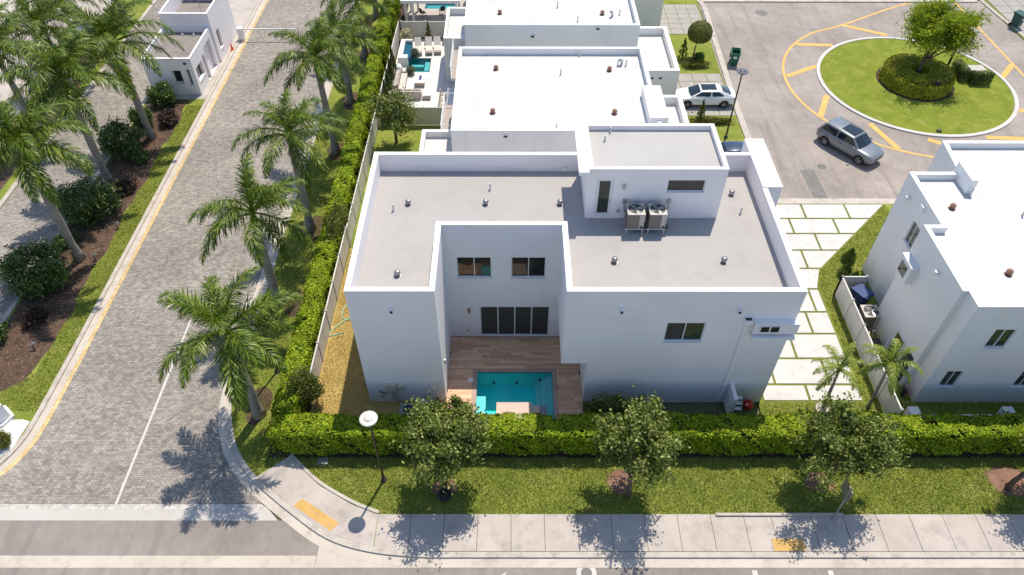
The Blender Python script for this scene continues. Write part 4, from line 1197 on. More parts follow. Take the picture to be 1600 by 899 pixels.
def lounger(x, y, rz, label):
    t = thing("sun_lounger", label, "sun lounger", (x, y, .012), "sun loungers by the plunge pool", rz)
    obj("frame", MB().box(-.34, .34, -1.0, .35, .18, .25), M_WICKER, t, local=True)
    for sx in (-.28, .28):
        for yy in (-.9, .3): obj("leg", MB().box(sx - .03, sx + .03, yy - .03, yy + .03, 0, .179), M_WICKER, t, local=True)
    obj("cushion", MB().box(-.32, .32, -.62, .34, .251, .34), M_CUSH, t, local=True)
    obj("foot_towel", MB().box(-.32, .32, -1.0, -.625, .251, .345), M_CUSH2, t, local=True)
    c, s_ = math.cos(rad(48)), math.sin(rad(48))
    b = MB()
    P = [(0, 0), (.85 * c, .85 * s_), (.85 * c - .09 * s_, .85 * s_ + .09 * c), (-.09 * s_, .09 * c)]
    b.add([(-.32, .35 + p[0], .27 + p[1]) for p in P] + [(.32, .35 + p[0], .27 + p[1]) for p in P], [(0, 1, 2, 3), (7, 6, 5, 4), (0, 4, 5, 1), (1, 5, 6, 2), (2, 6, 7, 3), (3, 7, 4, 0)])
    obj("backrest", b, M_CUSH, t, local=True)
    return t
lounger(-8.75, 63.4, rad(6), "pale sun lounger standing apart, nearest the raised pool wall")
lounger(-7.75, 63.5, rad(5), "pale sun lounger in the middle of three by the plunge pool")
lounger(-6.95, 63.6, rad(5), "pale sun lounger nearest the house annex, last of three")
def sofa(name, label, x0, x1, y0, y1, back, n):
    t = thing(name, label, "sofa", ((x0 + x1) / 2, (y0 + y1) / 2, .012), "patio sofas")
    obj("base", MB().box(x0, x1, y0, y1, .013, .30), M_WICKER, t)
    bt = .22
    if back == 'S': bb = (x0, x1, y0, y0 + bt); sx0, sx1, sy0, sy1 = x0, x1, y0 + bt + .003, y1
    else: bb = (x0, x0 + bt, y0, y1); sx0, sx1, sy0, sy1 = x0 + bt + .003, x1, y0, y1
    obj("backrest", MB().box(*bb, .301, .78), M_WICKER, t)
    for k in range(n):
        if back == 'S':
            a = sx0 + (sx1 - sx0) * k / n; b = sx0 + (sx1 - sx0) * (k + 1) / n
            obj("seat_cushion", MB().box(a + .015, b - .015, sy0, sy1, .301, .44), M_CUSH, t)
            obj("back_cushion", MB().box(a + .03, b - .03, sy0 + .005, sy0 + .18, .441, .84), M_CUSH2, t)
        else:
            a = sy0 + (sy1 - sy0) * k / n; b = sy0 + (sy1 - sy0) * (k + 1) / n
            obj("seat_cushion", MB().box(sx0, sx1, a + .015, b - .015, .301, .44), M_CUSH, t)
            obj("back_cushion", MB().box(sx0 + .005, sx0 + .18, a + .03, b - .03, .441, .84), M_CUSH2, t)
sofa("patio_sofa", "long pale sofa with its back to the cream fence", -10.0, -7.75, 54.9, 55.85, 'S', 3)
sofa("patio_sofa", "pale sofa along the cypresses, facing the fire table", -10.2, -9.3, 55.9, 58.6, 'W', 3)
AR = thing("oval_armchair", "white oval-backed patio armchair under the raised pool wall", "armchair", (-9.9, 59.3, .012))
obj("back", MB().tube([(-10.05, 59.05, .3), (-10.12, 59.1, .7), (-10.15, 59.2, 1.0)], [.3, .38, .2], 12), M_WHITEPL, AR, True)
obj("seat", MB().box(-10.0, -9.4, 58.95, 59.55, .2, .42), M_CUSH, AR)
for x in (-9.95, -9.45):
    for y in (59.0, 59.5): obj("leg", MB().box(x - .02, x + .02, y - .02, y + .02, .012, .199), M_WICKER, AR)
FT = thing("fire_table", "pale square fire table with dark burner between patio sofas", "table", (-8.0, 57.7, .012))
obj("body", MB().box(-8.45, -7.65, 57.0, 58.5, .013, .40), M_WICKER, FT)
obj("top", MB().box(-8.52, -7.58, 56.92, 58.58, .401, .47), M_STONE, FT)
obj("burner", MB().box(-8.16, -7.94, 57.4, 58.15, .471, .485), M_BLUE, FT)
ST = thing("side_table", "pale round-cornered side table at the end of the long sofa", "table", (-7.3, 55.2, .012))
obj("body", MB().box(-7.6, -6.95, 54.9, 55.5, .013, .40), M_WICKER, ST); obj("top", MB().box(-7.63, -6.92, 54.87, 55.53, .401, .45), M_STONE, ST)
def chair(name, label, x, y, rz, frame, seat, group):
    t = thing(name, label, "chair", (x, y, .012), group, rz)
    obj("seat", MB().box(-.24, .24, -.24, .24, .42, .48), seat, t, local=True)
    obj("backrest", MB().box(-.24, .24, .2, .26, .481, .9), frame, t, local=True)
    for a in (-.21, .21):
        for b in (-.21, .21): obj("leg", MB().box(a - .02, a + .02, b - .02, b + .02, 0, .419), frame, t, local=True)
    return t
DT = thing("dining_table", "white dining table under the balcony beside the pale patio", "table", (-5.0, 54.2, .012))
obj("top", MB().box(-5.5, -4.5, 52.9, 55.6, .70, .76), M_WHITEPL, DT)
for x in (-5.4, -4.6):
    for y in (53.0, 55.5): obj("leg", MB().box(x - .04, x + .04, y - .04, y + .04, .012, .699), M_WHITEPL, DT)
chair("dining_chair", "patio dining chair at the table end nearest the cream fence", -5.85, 53.3, rad(90), M_WICKER, M_CUSH2, "patio dining chairs")
chair("dining_chair", "patio dining chair at the middle of the white table", -5.85, 54.2, rad(90), M_WICKER, M_CUSH2, "patio dining chairs")
chair("dining_chair", "patio dining chair at the table end nearest the house annex", -5.85, 55.1, rad(90), M_WICKER, M_CUSH2, "patio dining chairs")
chair("patio_chair", "black patio chair nearest the pergola posts at the upper edge", -8.9, 70.4, 2.2, M_DARK, M_DARK, "dark chairs by the far pool")
chair("patio_chair", "black patio chair alone between the far pool and pergola", -7.0, 71.0, 3.6, M_DARK, M_DARK, "dark chairs by the far pool")

# ------------------------------------------------------------------ things by the house walls
PP = thing("pool_pump", "pool pump and filter on a pad against the shaded house wall", "pump", (-5.2, 23.0, 0))
obj("pad", MB().box(-6.2, -3.95, 22.55, 23.4, -.03, .08), M_CONC, PP)
obj("filter_tank", MB().lathe([(.22, .081), (.28, .2), (.28, .75), (.2, .9), (.05, .96)], 14, (-4.95, 23.0, 0)), M_BEIGE, PP, True)
obj("filter_band", MB().lathe([(.29, .48), (.3, .5), (.3, .56), (.29, .58)], 14, (-4.95, 23.0, 0), cap=False), M_DARK, PP)
obj("pump_motor", MB().tube([(-5.95, 22.95, .25), (-5.35, 22.95, .25)], .15, 10), M_BLUE, PP)
obj("pump_foot", MB().box(-5.95, -5.4, 22.8, 23.1, .081, .14), M_DARK, PP)
for k in range(3): obj("pipe", MB().tube([(-4.6 + .18 * k, 22.85, .081), (-4.6 + .18 * k, 22.9, .5 + .08 * k), (-4.6 + .18 * k, 23.25, .55), (-4.3, 23.3, .3)], .04, 7), M_WHITEPL, PP)
obj("heater", MB().box(-4.15, -3.98, 22.9, 23.35, .081, .7), M_DARK, PP)
TS = thing("towel_stack", "navy and white striped float leaning on the shaded wall by pool pump", "pool float", (-4.3, 22.7, .09))
for k in range(6): obj("stripe", MB().box(-4.60 + .1 * k, -4.503 + .1 * k, 22.62, 22.72, .09, .62), (M_BLUE, M_WHITEPL)[k % 2], TS)
LD = thing("step_ladder", "small white step ladder standing against the house's shaded wall", "step ladder", (12.66, 23.1, 0))
for x in (12.45, 12.87):
    obj("rail", MB().tube([(x, 22.8, 0), (x, 23.25, 1.15), (x + (.05 if x < 12.6 else -.05), 23.3, 1.32)], .028, 6), M_GREYMETAL, LD)
    obj("leg", MB().tube([(x, 23.45, 0), (x, 23.25, .95)], .022, 6), M_GREYMETAL, LD)
for k in range(3): obj("step", MB().box(12.46, 12.86, 22.82 + .15 * k, 23.04 + .15 * k, .24 + .3 * k, .28 + .3 * k), M_WHITEPL, LD)
obj("hoop", MB().tube([(12.45, 23.3, 1.3), (12.5, 23.31, 1.42), (12.66, 23.32, 1.48), (12.82, 23.31, 1.42), (12.87, 23.3, 1.3)], .026, 6), M_GREYMETAL, LD)
RB = thing("red_bucket", "round red tank with pale cap beside the step ladder", "fuel can", (13.3, 23.2, 0))
obj("body", MB().lathe([(.12, 0), (.25, .06), (.3, .2), (.26, .36), (.12, .44), (.06, .46)], 14, (13.3, 23.2, 0)), M_RED, RB, True)
obj("spout", MB().tube([(13.22, 23.1, .42), (13.05, 22.98, .5)], .035, 7), M_WHITEPL, RB)
obj("handle", MB().tube([(13.18, 23.2, .43), (13.3, 23.2, .56), (13.42, 23.2, .43)], .025, 6), M_RED, RB)
hp = []
for i in range(70):
    t = i / 69
    hp.append((-10.0 - 1.0 * math.sin(t * 9.5) * (.45 + .5 * t) - .4 * t, 30.9 - 2.3 * t + .55 * math.cos(t * 11), .02))
single("garden_hose", MB().tube(hp, .032, 5), M_HOSE, "mint green garden hose lying loose on the dry grass", "hose")
ac_unit("air_conditioner", "ground air conditioner inside the side fence of the right-edge house", 22.0, 29.4, 0, legs=False, group="ground air conditioners", w=.98, h=1.05)
def wheelie(name, label, x, y, rz, mat, open_=True, group="green wheelie bins"):
    t = thing(name, label, "wheelie bin", (x, y, 0 if x < 49 else .012), group, rz)
    t.location.z = ZR + .012 if 19.5 < x < 49 else t.location.z
    prof = [(.24, .29, .10), (.30, .36, .98)]
    b = MB()
    (a0, b0, z0), (a1, b1, z1) = prof
    V = [(-a0, -b0, z0), (a0, -b0, z0), (a0, b0, z0), (-a0, b0, z0), (-a1, -b1, z1), (a1, -b1, z1), (a1, b1, z1), (-a1, b1, z1)]
    I = [(v[0] * .9, v[1] * .9, v[2] + (.05 if v[2] < .5 else 0)) for v in V]
    b.add(V + I, [(3, 2, 1, 0), (0, 1, 5, 4), (1, 2, 6, 5), (2, 3, 7, 6), (3, 0, 4, 7), (8, 9, 10, 11), (12, 13, 9, 8), (13, 14, 10, 9), (14, 15, 11, 10), (15, 12, 8, 11),
                  (4, 5, 13, 12), (5, 6, 14, 13), (6, 7, 15, 14), (7, 4, 12, 15)])
    obj("body", b, mat, t, local=True)
    rm = MB(); rm.box(-.33, .33, -.40, -.361, .93, .99); rm.box(-.34, -.301, -.36, .36, .93, .99); rm.box(.301, .34, -.36, .36, .93, .99)
    obj("rim", rm, mat, t, local=True)
    obj("handle", MB().tube([(-.28, .37, .97), (-.28, .44, 1.02), (.28, .44, 1.02), (.28, .37, .97)], .025, 6), mat, t, local=True)
    if open_: obj("lid", MB().box(-.34, .34, .41, .45, .30, 1.0), mat, t, local=True)
    else: obj("lid", MB().add([(-.35, -.42, .995), (.35, -.42, .995), (.35, .4, 1.04), (-.35, .4, 1.04), (-.35, -.42, 1.03), (.35, -.42, 1.03), (.35, .4, 1.10), (-.35, .4, 1.10)], [(3, 2, 1, 0), (4, 5, 6, 7), (0, 1, 5, 4), (1, 2, 6, 5), (2, 3, 7, 6), (3, 0, 4, 7)]), mat, t, local=True)
    for s_ in (-1, 1):
        wv = MB().tube([(s_ * .24, .3, .12), (s_ * .30, .3, .12)], .12, 14)
        obj("wheel", wv, M_TYRE, t, local=True)
    obj("axle", MB().tube([(-.24, .3, .12), (.24, .3, .12)], .02, 6), M_DARK, t, local=True)
    obj("label_panel", MB().box(-.12, .12, -.352, -.332, .6, .75), M_WHITEPL, t, local=True)
    t.scale = (1.3, 1.3, 1.3)
    return t
wheelie("wheelie_bin", "open green wheelie bin standing on the cul-de-sac asphalt by kerb", 20.6, 61.2, rad(-12), M_BIN)
wheelie("wheelie_bin", "dark teal wheelie bin by the kerb in the upper right corner", 50.2, 68.5, rad(28), M_BIN_D, False)
wheelie("wheelie_bin", "dark blue wheelie bin tucked inside the side fence by air conditioner", 22.0, 31.0, rad(205), M_BLUE, False, "blue bins")
YB_ = thing("cleaning_bottle", "small yellow bottle standing by the fenced air conditioner", "bottle", (21.75, 28.3, 0))
obj("body", MB().lathe([(.11, 0), (.13, .05), (.13, .3), (.05, .4)], 12, (21.75, 28.3, 0)), plain("yellow_plastic", (.65, .48, .06), .5), YB_, True)
obj("cap", MB().lathe([(.04, .4), (.04, .48)], 10, (21.75, 28.3, 0)), M_WHITEPL, YB_)
MP = thing("pressure_washer", "dark wheeled machine on the narrow strip inside the side fence", "machine", (21.9, 27.5, 0))
obj("body", MB().box(21.65, 22.15, 27.3, 27.75, .15, .55), M_DARK, MP)
for x in (21.6, 22.16): obj("wheel", MB().tube([(x, 27.4, .15), (x + .05, 27.4, .15)], .15, 12), M_TYRE, MP)
obj("handle", MB().tube([(21.7, 27.75, .5), (21.7, 28.0, .95), (22.1, 28.0, .95), (22.1, 27.75, .5)], .025, 6), M_GREYMETAL, MP)
RK = thing("bicycle_rack", "wheeled rack with long bar leaning inside the side fence", "rack", (22.05, 26.6, 0))
obj("bar", MB().tube([(21.6, 26.2, .05), (22.3, 27.2, 1.2)], .04, 6), M_WHITEPL, RK)
obj("crossbar", MB().tube([(21.95, 26.9, .8), (22.25, 26.6, .8)], .03, 6), M_DARK, RK)
HRL = thing("hose_reel", "dark reel of pinkish hose at the right-edge house corner", "hose reel", (22.45, 24.0, 0))
rl_ = MB()
for k in range(5):
    rl_.tube([(22.3 + .02 * k, 24.0 + .28 * math.cos(2 * math.pi * q / 14), .5 + .28 * math.sin(2 * math.pi * q / 14)) for q in range(15)], .03, 5, cap=False)
obj("hose_coil", rl_, plain("hose_pink", (.32, .16, .17), .6), HRL)
obj("stand", MB().box(22.24, 22.44, 23.9, 24.1, -.02, .5), M_DARK, HRL)
obj("handle", MB().tube([(22.4, 24, .5), (22.4, 24, .95)], .02, 6), M_DARK, HRL)

# ------------------------------------------------------------------ lamps and signs
def lamp(label, x, y, h, head, zb=-.02, r=.43):
    t = thing("street_lamp", label, "street lamp", (x, y, zb), "street lamps with round disc heads")
    obj("base", MB().lathe([(.16, zb), (.16, zb + .12), (.09, zb + .16)], 12, (x, y, 0)), M_BRONZE, t)
    obj("pole", MB().lathe([(.075, zb + .15), (.055, h - .35)], 10, (x, y, 0)), M_BRONZE, t)
    for k in range(4):
        a = k * math.pi / 2 + .4
        obj("arm", MB().tube([(x, y, h - .4), (x + .22 * math.cos(a), y + .22 * math.sin(a), h - .12), (x + .27 * math.cos(a), y + .27 * math.sin(a), h - .02)], .018, 5), M_BRONZE, t)
    d = obj("disc", MB().lathe([(r * .93, h - .04), (r, h), (r, h + .03), (r * .93, h + .06), (r * .55, h + .075), (.01, h + .08)], 32, (x, y, 0)), head, t, False)
    obj("dome", MB().lathe([(r * .5, h + .077), (r * .46, h + .12), (r * .3, h + .15), (.01, h + .16)], 24, (x, y, 0), cap=False), head, d)
    obj("lens", MB().lathe([(.2, h - .16), (.24, h - .05)], 16, (x, y, 0)), M_LENS_C, t)
    return t
lamp("street lamp with pale disc head in front of the hedge corner", -6.57, 18.67, 5.65, M_LAMPTOP)
lamp("street lamp with dark disc head behind the white sedan", 17.46, 49.36, 5.9, M_LAMPDK)
lamp("street lamp half hidden by palm fronds on the kerb strip", -13.66, 25.7, 5.65, M_LAMPTOP)
TB = thing("striped_post", "black post with grey collar on the roundabout island", "post", (40.16, 60.6, .0))
obj("pole", MB().lathe([(.11, 0), (.11, 1.25)], 12, (40.16, 60.6, 0)), M_DARK, TB)
obj("collar", MB().lathe([(.13, 1.251), (.13, 1.5)], 12, (40.16, 60.6, 0)), M_GREYMETAL, TB)
obj("upper_pole", MB().lathe([(.11, 1.501), (.11, 2.3), (.09, 4.6)], 12, (40.16, 60.6, 0)), M_DARK, TB)
SG = thing("sign_post", "leaning grey street sign post at the ramp edge of the sidewalk", "sign post", (16.05, 16.52, 0))
obj("pole", MB().tube([(16.05, 16.52, -.05), (16.0, 16.56, 3.0)], .04, 8), M_GREYMETAL, SG)
obj("sign_plate", MB().box(15.985, 16.0, 16.3, 17.2, 2.05, 2.95), M_GREYMETAL, SG)
obj("bracket", MB().box(16.001, 16.05, 16.5, 16.6, 2.4, 2.5), M_DARK, SG)
for k, (x, y, l) in enumerate(((-27.9, 50.6, "median spot lamp nearest the purple shrub"), (-27.7, 38.2, "median spot lamp beside the largest leafy shrub"), (-28.0, 35.0, "median spot lamp beside the nearest palm trunk"), (-28.6, 27.3, "median spot lamp nearest the pebble bed"))):
    t = thing("spot_lamp", l, "garden light", (x, y, 0), "spot lamps in the median bed")
    obj("stake", MB().tube([(x, y, -.02), (x, y, .35)], .03, 6), M_DARK, t)
    obj("head", MB().tube([(x - .08, y, .36), (x + .14, y + .1, .48)], [.06, .09], 8), M_GREYMETAL, t)
single("valve_box", MB().box(-10.2, -9.65, 19.55, 19.95, -.04, .02), M_GREYMETAL, "small grey valve box in the shaded lawn by the hedge corner", "valve box")
single("tree_drain_pot", MB().lathe([(.33, -.03), (.36, .22), (.30, .22), (.28, .02)], 18, (-3.35, 17.75, 0)), M_DARK, "round black pot under the street tree nearest the lamp", "pot")

# ------------------------------------------------------------------ vehicles
def bilin(q, s, t):
    a, b, c, d = [Vector(p) for p in q]
    return (a * (1 - s) + b * s) * (1 - t) + (d * (1 - s) + c * s) * t

def pane(q, s0, s1, t0, t1, lift=.008, n=4):
    """rounded glass pane set proud of the quad q (a,b lower edge; d,c upper edge)"""
    a, b, c, d = [Vector(p) for p in q]
    nn = (b - a).cross(d - a).normalized() * lift
    mid = (a + b + c + d) / 4 - Vector((-.3, 0, .95))
    if nn.dot(mid) < 0: nn = -nn
    ds, dt = (s1 - s0) * .06, (t1 - t0) * .14
    uv = [(s0 + ds, t0), (s1 - ds, t0), (s1, t0 + dt), (s1, t1 - dt), (s1 - ds, t1), (s0 + ds, t1), (s0, t1 - dt), (s0, t0 + dt)]
    vs = [bilin(q, s, t) + nn for s, t in uv]
    return MB().add(vs + [v - nn * 1.6 for v in vs], [tuple(range(8))] + [(i, 8 + i, 8 + (i + 1) % 8, (i + 1) % 8) for i in range(8)])

def vehicle(name, label, cat, loc, rz, paint, st, gh, wheels, wr, hw, group, sunroof, side_cuts, rails=False):
    t = thing(name, label, cat, loc, group, rz)
    t.scale = (1.06, 1.06, 1.06)
    # lower body: lofted stations (x, half width, sill z, shoulder z, centre z)
    V, F = [], []
    for x, w, zb, zs, zc in st:
        half = [(0, zb), (w * .80, zb), (w * .95, zb + .07), (w, zb + (zs - zb) * .38), (w * .985, zb + (zs - zb) * .72), (w * .93, zs), (w * .80, zs + (zc - zs) * .55), (w * .42, zc - .004), (0, zc)]
        ring = [(x, y, z) for y, z in half] + [(x, -y, z) for y, z in reversed(half[1:-1])]
        V += ring
    m = 16
    for i in range(len(st) - 1):
        for k in range(m):
            F.append((i * m + k, (i + 1) * m + k, (i + 1) * m + (k + 1) % m, i * m + (k + 1) % m))
    F.append(tuple(range(m))); F.append(tuple(reversed(range((len(st) - 1) * m, len(st) * m))))
    body = obj("body", MB().add(V, F), paint, t, True, local=True)
    bm = bmesh.new(); bm.from_mesh(body.data); bmesh.ops.recalc_face_normals(bm, faces=bm.faces); bm.to_mesh(body.data); bm.free()
    ss = body.modifiers.new("smooth", 'SUBSURF'); ss.levels = ss.render_levels = 2
    # wheel arches cut out of the body
    cut = MB()
    for x in wheels:
        for s_ in (-1, 1): cut.tube([(x, s_ * (hw - .27), wr), (x, s_ * (hw + .2), wr)], wr * 1.16, 20)
    cme = bpy.data.meshes.new("arch_cutter"); cme.from_pydata(cut.v, [], cut.f)
    co = bpy.data.objects.new("arch_cutter", cme); link(co); co.matrix_world = Matrix.Identity(4)
    bpy.context.view_layer.update()
    bm_ = body.modifiers.new("arches", 'BOOLEAN'); bm_.object = co; bm_.solver = 'EXACT'; bm_.operation = 'DIFFERENCE'
    keep = (t.location.copy(), t.rotation_euler.copy()); t.scale = (1, 1, 1); t.location = (0, 0, 0); t.rotation_euler = (0, 0, 0)
    bpy.context.view_layer.update()
    dg = bpy.context.evaluated_depsgraph_get()
    nm = bpy.data.meshes.new_from_object(body.evaluated_get(dg))
    body.modifiers.clear(); body.data = nm
    nm.polygons.foreach_set("use_smooth", [True] * len(nm.polygons))
    bpy.data.objects.remove(co); bpy.data.meshes.remove(cme)
    t.location, t.rotation_euler = keep; t.scale = (1.06, 1.06, 1.06)
    obj("underbody", MB().box(st[0][0] + .25, st[-1][0] - .25, -hw + .24, hw - .24, .17, .55), M_DARK, t, local=True)
    # cabin: windscreen foot, roof front, roof rear, rear window foot
    (xa, za), (xb, zb2), (xc, zc2), (xd, zd) = gh
    wb_, wt = hw * .91, hw * (.74 if rails else .66)
    roof_mid = ((xb + xc) / 2, max(zb2, zc2) + .03)
    def sect(x, z, w): return [(x, -w, z), (x, w, z)]
    C = MB()
    vs = [(xa, -wb_ * .93, za), (xa, wb_ * .93, za), (xb, -wt, zb2), (xb, wt, zb2), (roof_mid[0], -wt * 1.02, roof_mid[1]), (roof_mid[0], wt * 1.02, roof_mid[1]), (xc, -wt * .97, zc2), (xc, wt * .97, zc2), (xd, -wb_ * .92, zd), (xd, wb_ * .92, zd),
          (xb, 0, zb2 + .045), (roof_mid[0], 0, roof_mid[1] + .05), (xc, 0, zc2 + .04), (xa + .1, 0, za), (xd - .05, 0, zd), (roof_mid[0], -wb_, (za + zd) / 2 - .02), (roof_mid[0], wb_, (za + zd) / 2 - .02)]
    C.add(vs, [(0, 2, 10, 13), (13, 10, 3, 1), (2, 4, 11, 10), (10, 11, 5, 3), (4, 6, 12, 11), (11, 12, 7, 5), (6, 8, 14, 12), (12, 14, 9, 7), (0, 15, 4, 2), (15, 8, 6, 4), (1, 3, 5, 16), (16, 5, 7, 9)])
    bm = bmesh.new()
    cab = obj("cabin", C, paint, t, True, local=True)
    bm.from_mesh(cab.data); bmesh.ops.recalc_face_normals(bm, faces=bm.faces); bm.to_mesh(cab.data); bm.free()
    bv = cab.modifiers.new("round", 'BEVEL'); bv.width = .05; bv.segments = 3; bv.limit_method = 'ANGLE'; bv.angle_limit = rad(25)
    # glass
    def V3(i): return vs[i]
    def split_pane(l0, c0, r0, r1, c1, l1, s0, t0, t1, lift):
        """screen in two halves that meet on the centre line"""
        L0, C0, R0, R1, C1, L1 = [Vector(q) for q in (l0, c0, r0, r1, c1, l1)]
        up = (C1 - C0).cross(R0 - C0).normalized() * lift
        if up.z < 0: up = -up
        g = lambda a, b, t: a.lerp(b, t)
        lo = [g(g(L0, C0, s0), g(L1, C1, s0), t0), g(C0, C1, t0), g(g(R0, C0, s0), g(R1, C1, s0), t0)]
        hi = [g(g(L0, C0, s0), g(L1, C1, s0), t1), g(C0, C1, t1), g(g(R0, C0, s0), g(R1, C1, s0), t1)]
        vv = [q + up for q in lo + hi]
        return MB().add(vv + [q - up * 2 for q in vv], [(0, 1, 4, 3), (1, 2, 5, 4), (0, 3, 9, 6), (2, 8, 11, 5), (0, 6, 7, 1), (1, 7, 8, 2), (3, 4, 10, 9), (4, 5, 11, 10)])
    obj("windscreen", split_pane(V3(0), V3(13), V3(1), V3(3), V3(10), V3(2), .10, .05, .90, .014), M_CARGLASS, t, local=True)
    obj("rear_window", split_pane(V3(8), V3(14), V3(9), V3(7), V3(12), V3(6), .14, .14, .88, .014), M_CARGLASS, t, local=True)
    for sgn in (-1, 1):
        fa, fb, mb1, mt1, ra, rt = (0, 2, 15, 4, 8, 6) if sgn < 0 else (1, 3, 16, 5, 9, 7)
        f_q = [V3(mb1), V3(fa), V3(fb), V3(mt1)] if sgn > 0 else [V3(fa), V3(mb1), V3(mt1), V3(fb)]
        r_q = [V3(ra), V3(mb1), V3(mt1), V3(rt)] if sgn > 0 else [V3(mb1), V3(ra), V3(rt), V3(mt1)]
        for q, (s0, s1) in ((f_q, (.04, .90) if sgn > 0 else (.10, .96)), (r_q, side_cuts if sgn > 0 else (1 - side_cuts[1], 1 - side_cuts[0]))):
            obj("side_window", pane(q, s0, s1, .14, .86, .012), M_CARGLASS, t, local=True)
        mx = xa - .32
        mi = obj("mirror", MB().lathe([(.03, -.07), (.09, -.04), (.10, .03), (.05, .08)], 10, (mx, sgn * (hw + .09), za + .06)), paint, t, True, local=True)
        for hx in ((xb + roof_mid[0]) / 2 - .1, (roof_mid[0] + xc) / 2 - .15):
            obj("handle", MB().box(hx - .1, hx + .1, sgn * hw * .985 - .012, sgn * hw * .985 + .012, za - .17, za - .135), M_LENS_C if paint is M_PAINT_W else M_DARK, t, local=True)
        xf, xr = st[-1][0], st[0][0]
        obj("headlight", MB().tube([(xf - .30, sgn * hw * .80, st[-2][3] - .09), (xf - .06, sgn * hw * .58, st[-1][3] - .03)], [.09, .06], 8), M_LENS_C, t, True, local=True)
        obj("tail_light", MB().tube([(xr + .26, sgn * hw * .86, st[1][3] - .10), (xr + .03, sgn * hw * .66, st[0][3] - .02)], [.07, .09], 8), M_LENS_R, t, True, local=True)
        if rails: obj("roof_rail", MB().tube([(xb - .15, sgn * wt * .96, zb2 + .06), (roof_mid[0], sgn * wt * .98, roof_mid[1] + .07), (xc + .15, sgn * wt * .94, zc2 + .06)], .025, 6), M_GREYMETAL, t, local=True)
    if sunroof:
        x0, x1 = sunroof
        obj("sunroof", MB().add([(x0, -wt * .66, roof_mid[1] + .055), (x1, -wt * .66, roof_mid[1] + .045), (x1, wt * .66, roof_mid[1] + .045), (x0, wt * .66, roof_mid[1] + .055), (x0, -wt * .66, roof_mid[1] - .02), (x1, -wt * .66, roof_mid[1] - .02), (x1, wt * .66, roof_mid[1] - .02), (x0, wt * .66, roof_mid[1] - .02)],
                            [(0, 1, 2, 3), (4, 5, 1, 0), (5, 6, 2, 1), (6, 7, 3, 2), (7, 4, 0, 3)]), M_CARGLASS, t, local=True)
    obj("grille", MB().box(st[-1][0] - .06, st[-1][0] + .012, -hw * .42, hw * .42, st[-1][2] + .2, st[-1][3] - .02), M_DARK, t, local=True)
    obj("number_plate", MB().box(st[0][0] - .012, st[0][0] + .04, -.17, .17, st[0][2] + .28, st[0][2] + .4), M_WHITEPL, t, local=True)
    for x in wheels:
        for s_ in (-1, 1):
            y0 = s_ * (hw - .02)
            prof = [(wr * .62, -.11), (wr * .9, -.115), (wr, -.08), (wr, .08), (wr * .9, .115), (wr * .62, .11), (wr * .6, 0)]
            ty = MB()
            n = 24
            vs2 = []
            for r_, o_ in prof:
                for k in range(n): vs2.append((x + r_ * math.cos(2 * math.pi * k / n), y0 - s_ * .11 + o_, wr + r_ * math.sin(2 * math.pi * k / n)))
            ty.add(vs2, [(i * n + k, i * n + (k + 1) % n, ((i + 1) % len(prof)) * n + (k + 1) % n, ((i + 1) % len(prof)) * n + k) for i in range(len(prof)) for k in range(n)])
            wh = obj("wheel", ty, M_TYRE, t, True, local=True)
            rim = MB()
            yo = y0 - s_ * .03
            for k in range(5):
                a = 2 * math.pi * k / 5 + .3
                for da in (-.12, .12):
                    rim.tube([(x + .05 * math.cos(a), yo, wr + .05 * math.sin(a)), (x + wr * .62 * math.cos(a + da), yo, wr + wr * .62 * math.sin(a + da))], .022, 5)
            rim.tube([(x, yo - .02, wr), (x, yo + .02, wr)], .06, 10)
            rim.tube([(x + wr * .62 * math.cos(2 * math.pi * k / 20), yo, wr + wr * .62 * math.sin(2 * math.pi * k / 20)) for k in range(21)], .022, 5, cap=False)
            obj("rim", rim, M_RIM, wh, local=True)
            obj("hub_back", MB().tube([(x, y0 - s_ * .10, wr), (x, y0 - s_ * .085, wr)], wr * .6, 18), M_DARK, wh, local=True)
    return t

suv_st = [(-2.46, .74, .46, .86, .98), (-2.40, .90, .34, .98, 1.06), (-1.9, .985, .28, 1.05, 1.10), (-1.2, 1.0, .27, 1.07, 1.10), (0, 1.0, .27, 1.06, 1.09), (.9, 1.0, .27, 1.05, 1.10), (1.35, .99, .28, 1.03, 1.10), (1.9, .96, .30, .97, 1.05), (2.3, .88, .33, .86, .95), (2.44, .72, .42, .74, .82)]
vehicle("parked_suv", "silver grey SUV with dark sunroof on the cul-de-sac asphalt", "car", (26.85, 47.75, ZR + .012), rad(-54), M_PAINT_S, suv_st, [(1.2, 1.06), (.45, 1.64), (-1.95, 1.66), (-2.36, 1.05)], (-1.48, 1.5), .37, .99, "parked cars", (-.75, .38), (.10, .96), True)
sed_st = [(-2.42, .70, .42, .80, .90), (-2.36, .84, .32, .92, 1.0), (-1.8, .92, .24, .98, 1.02), (-1.0, .93, .22, .96, .98), (0, .93, .22, .94, .96), (.9, .93, .22, .92, .96), (1.35, .92, .24, .88, .95), (1.9, .89, .27, .80, .87), (2.3, .80, .30, .70, .77), (2.42, .64, .38, .60, .66)]
vehicle("parked_sedan", "white sedan with dark glass roof parked on the slab path", "car", (16.55, 54.55, .01), rad(180), M_PAINT_W, sed_st, [(1.28, .95), (.42, 1.36), (-1.12, 1.36), (-2.08, 1.0)], (-1.45, 1.48), .34, .92, "parked cars", (-.78, .40), (.34, .96))
vehicle("parked_sedan", "dark blue car mostly hidden behind the house's corner fin", "car", (17.0, 46.1, .01), rad(180), M_PAINT_B, sed_st, [(1.28, .95), (.42, 1.36), (-1.12, 1.36), (-2.08, 1.0)], (-1.45, 1.48), .34, .92, "parked cars", None, (.34, .96))
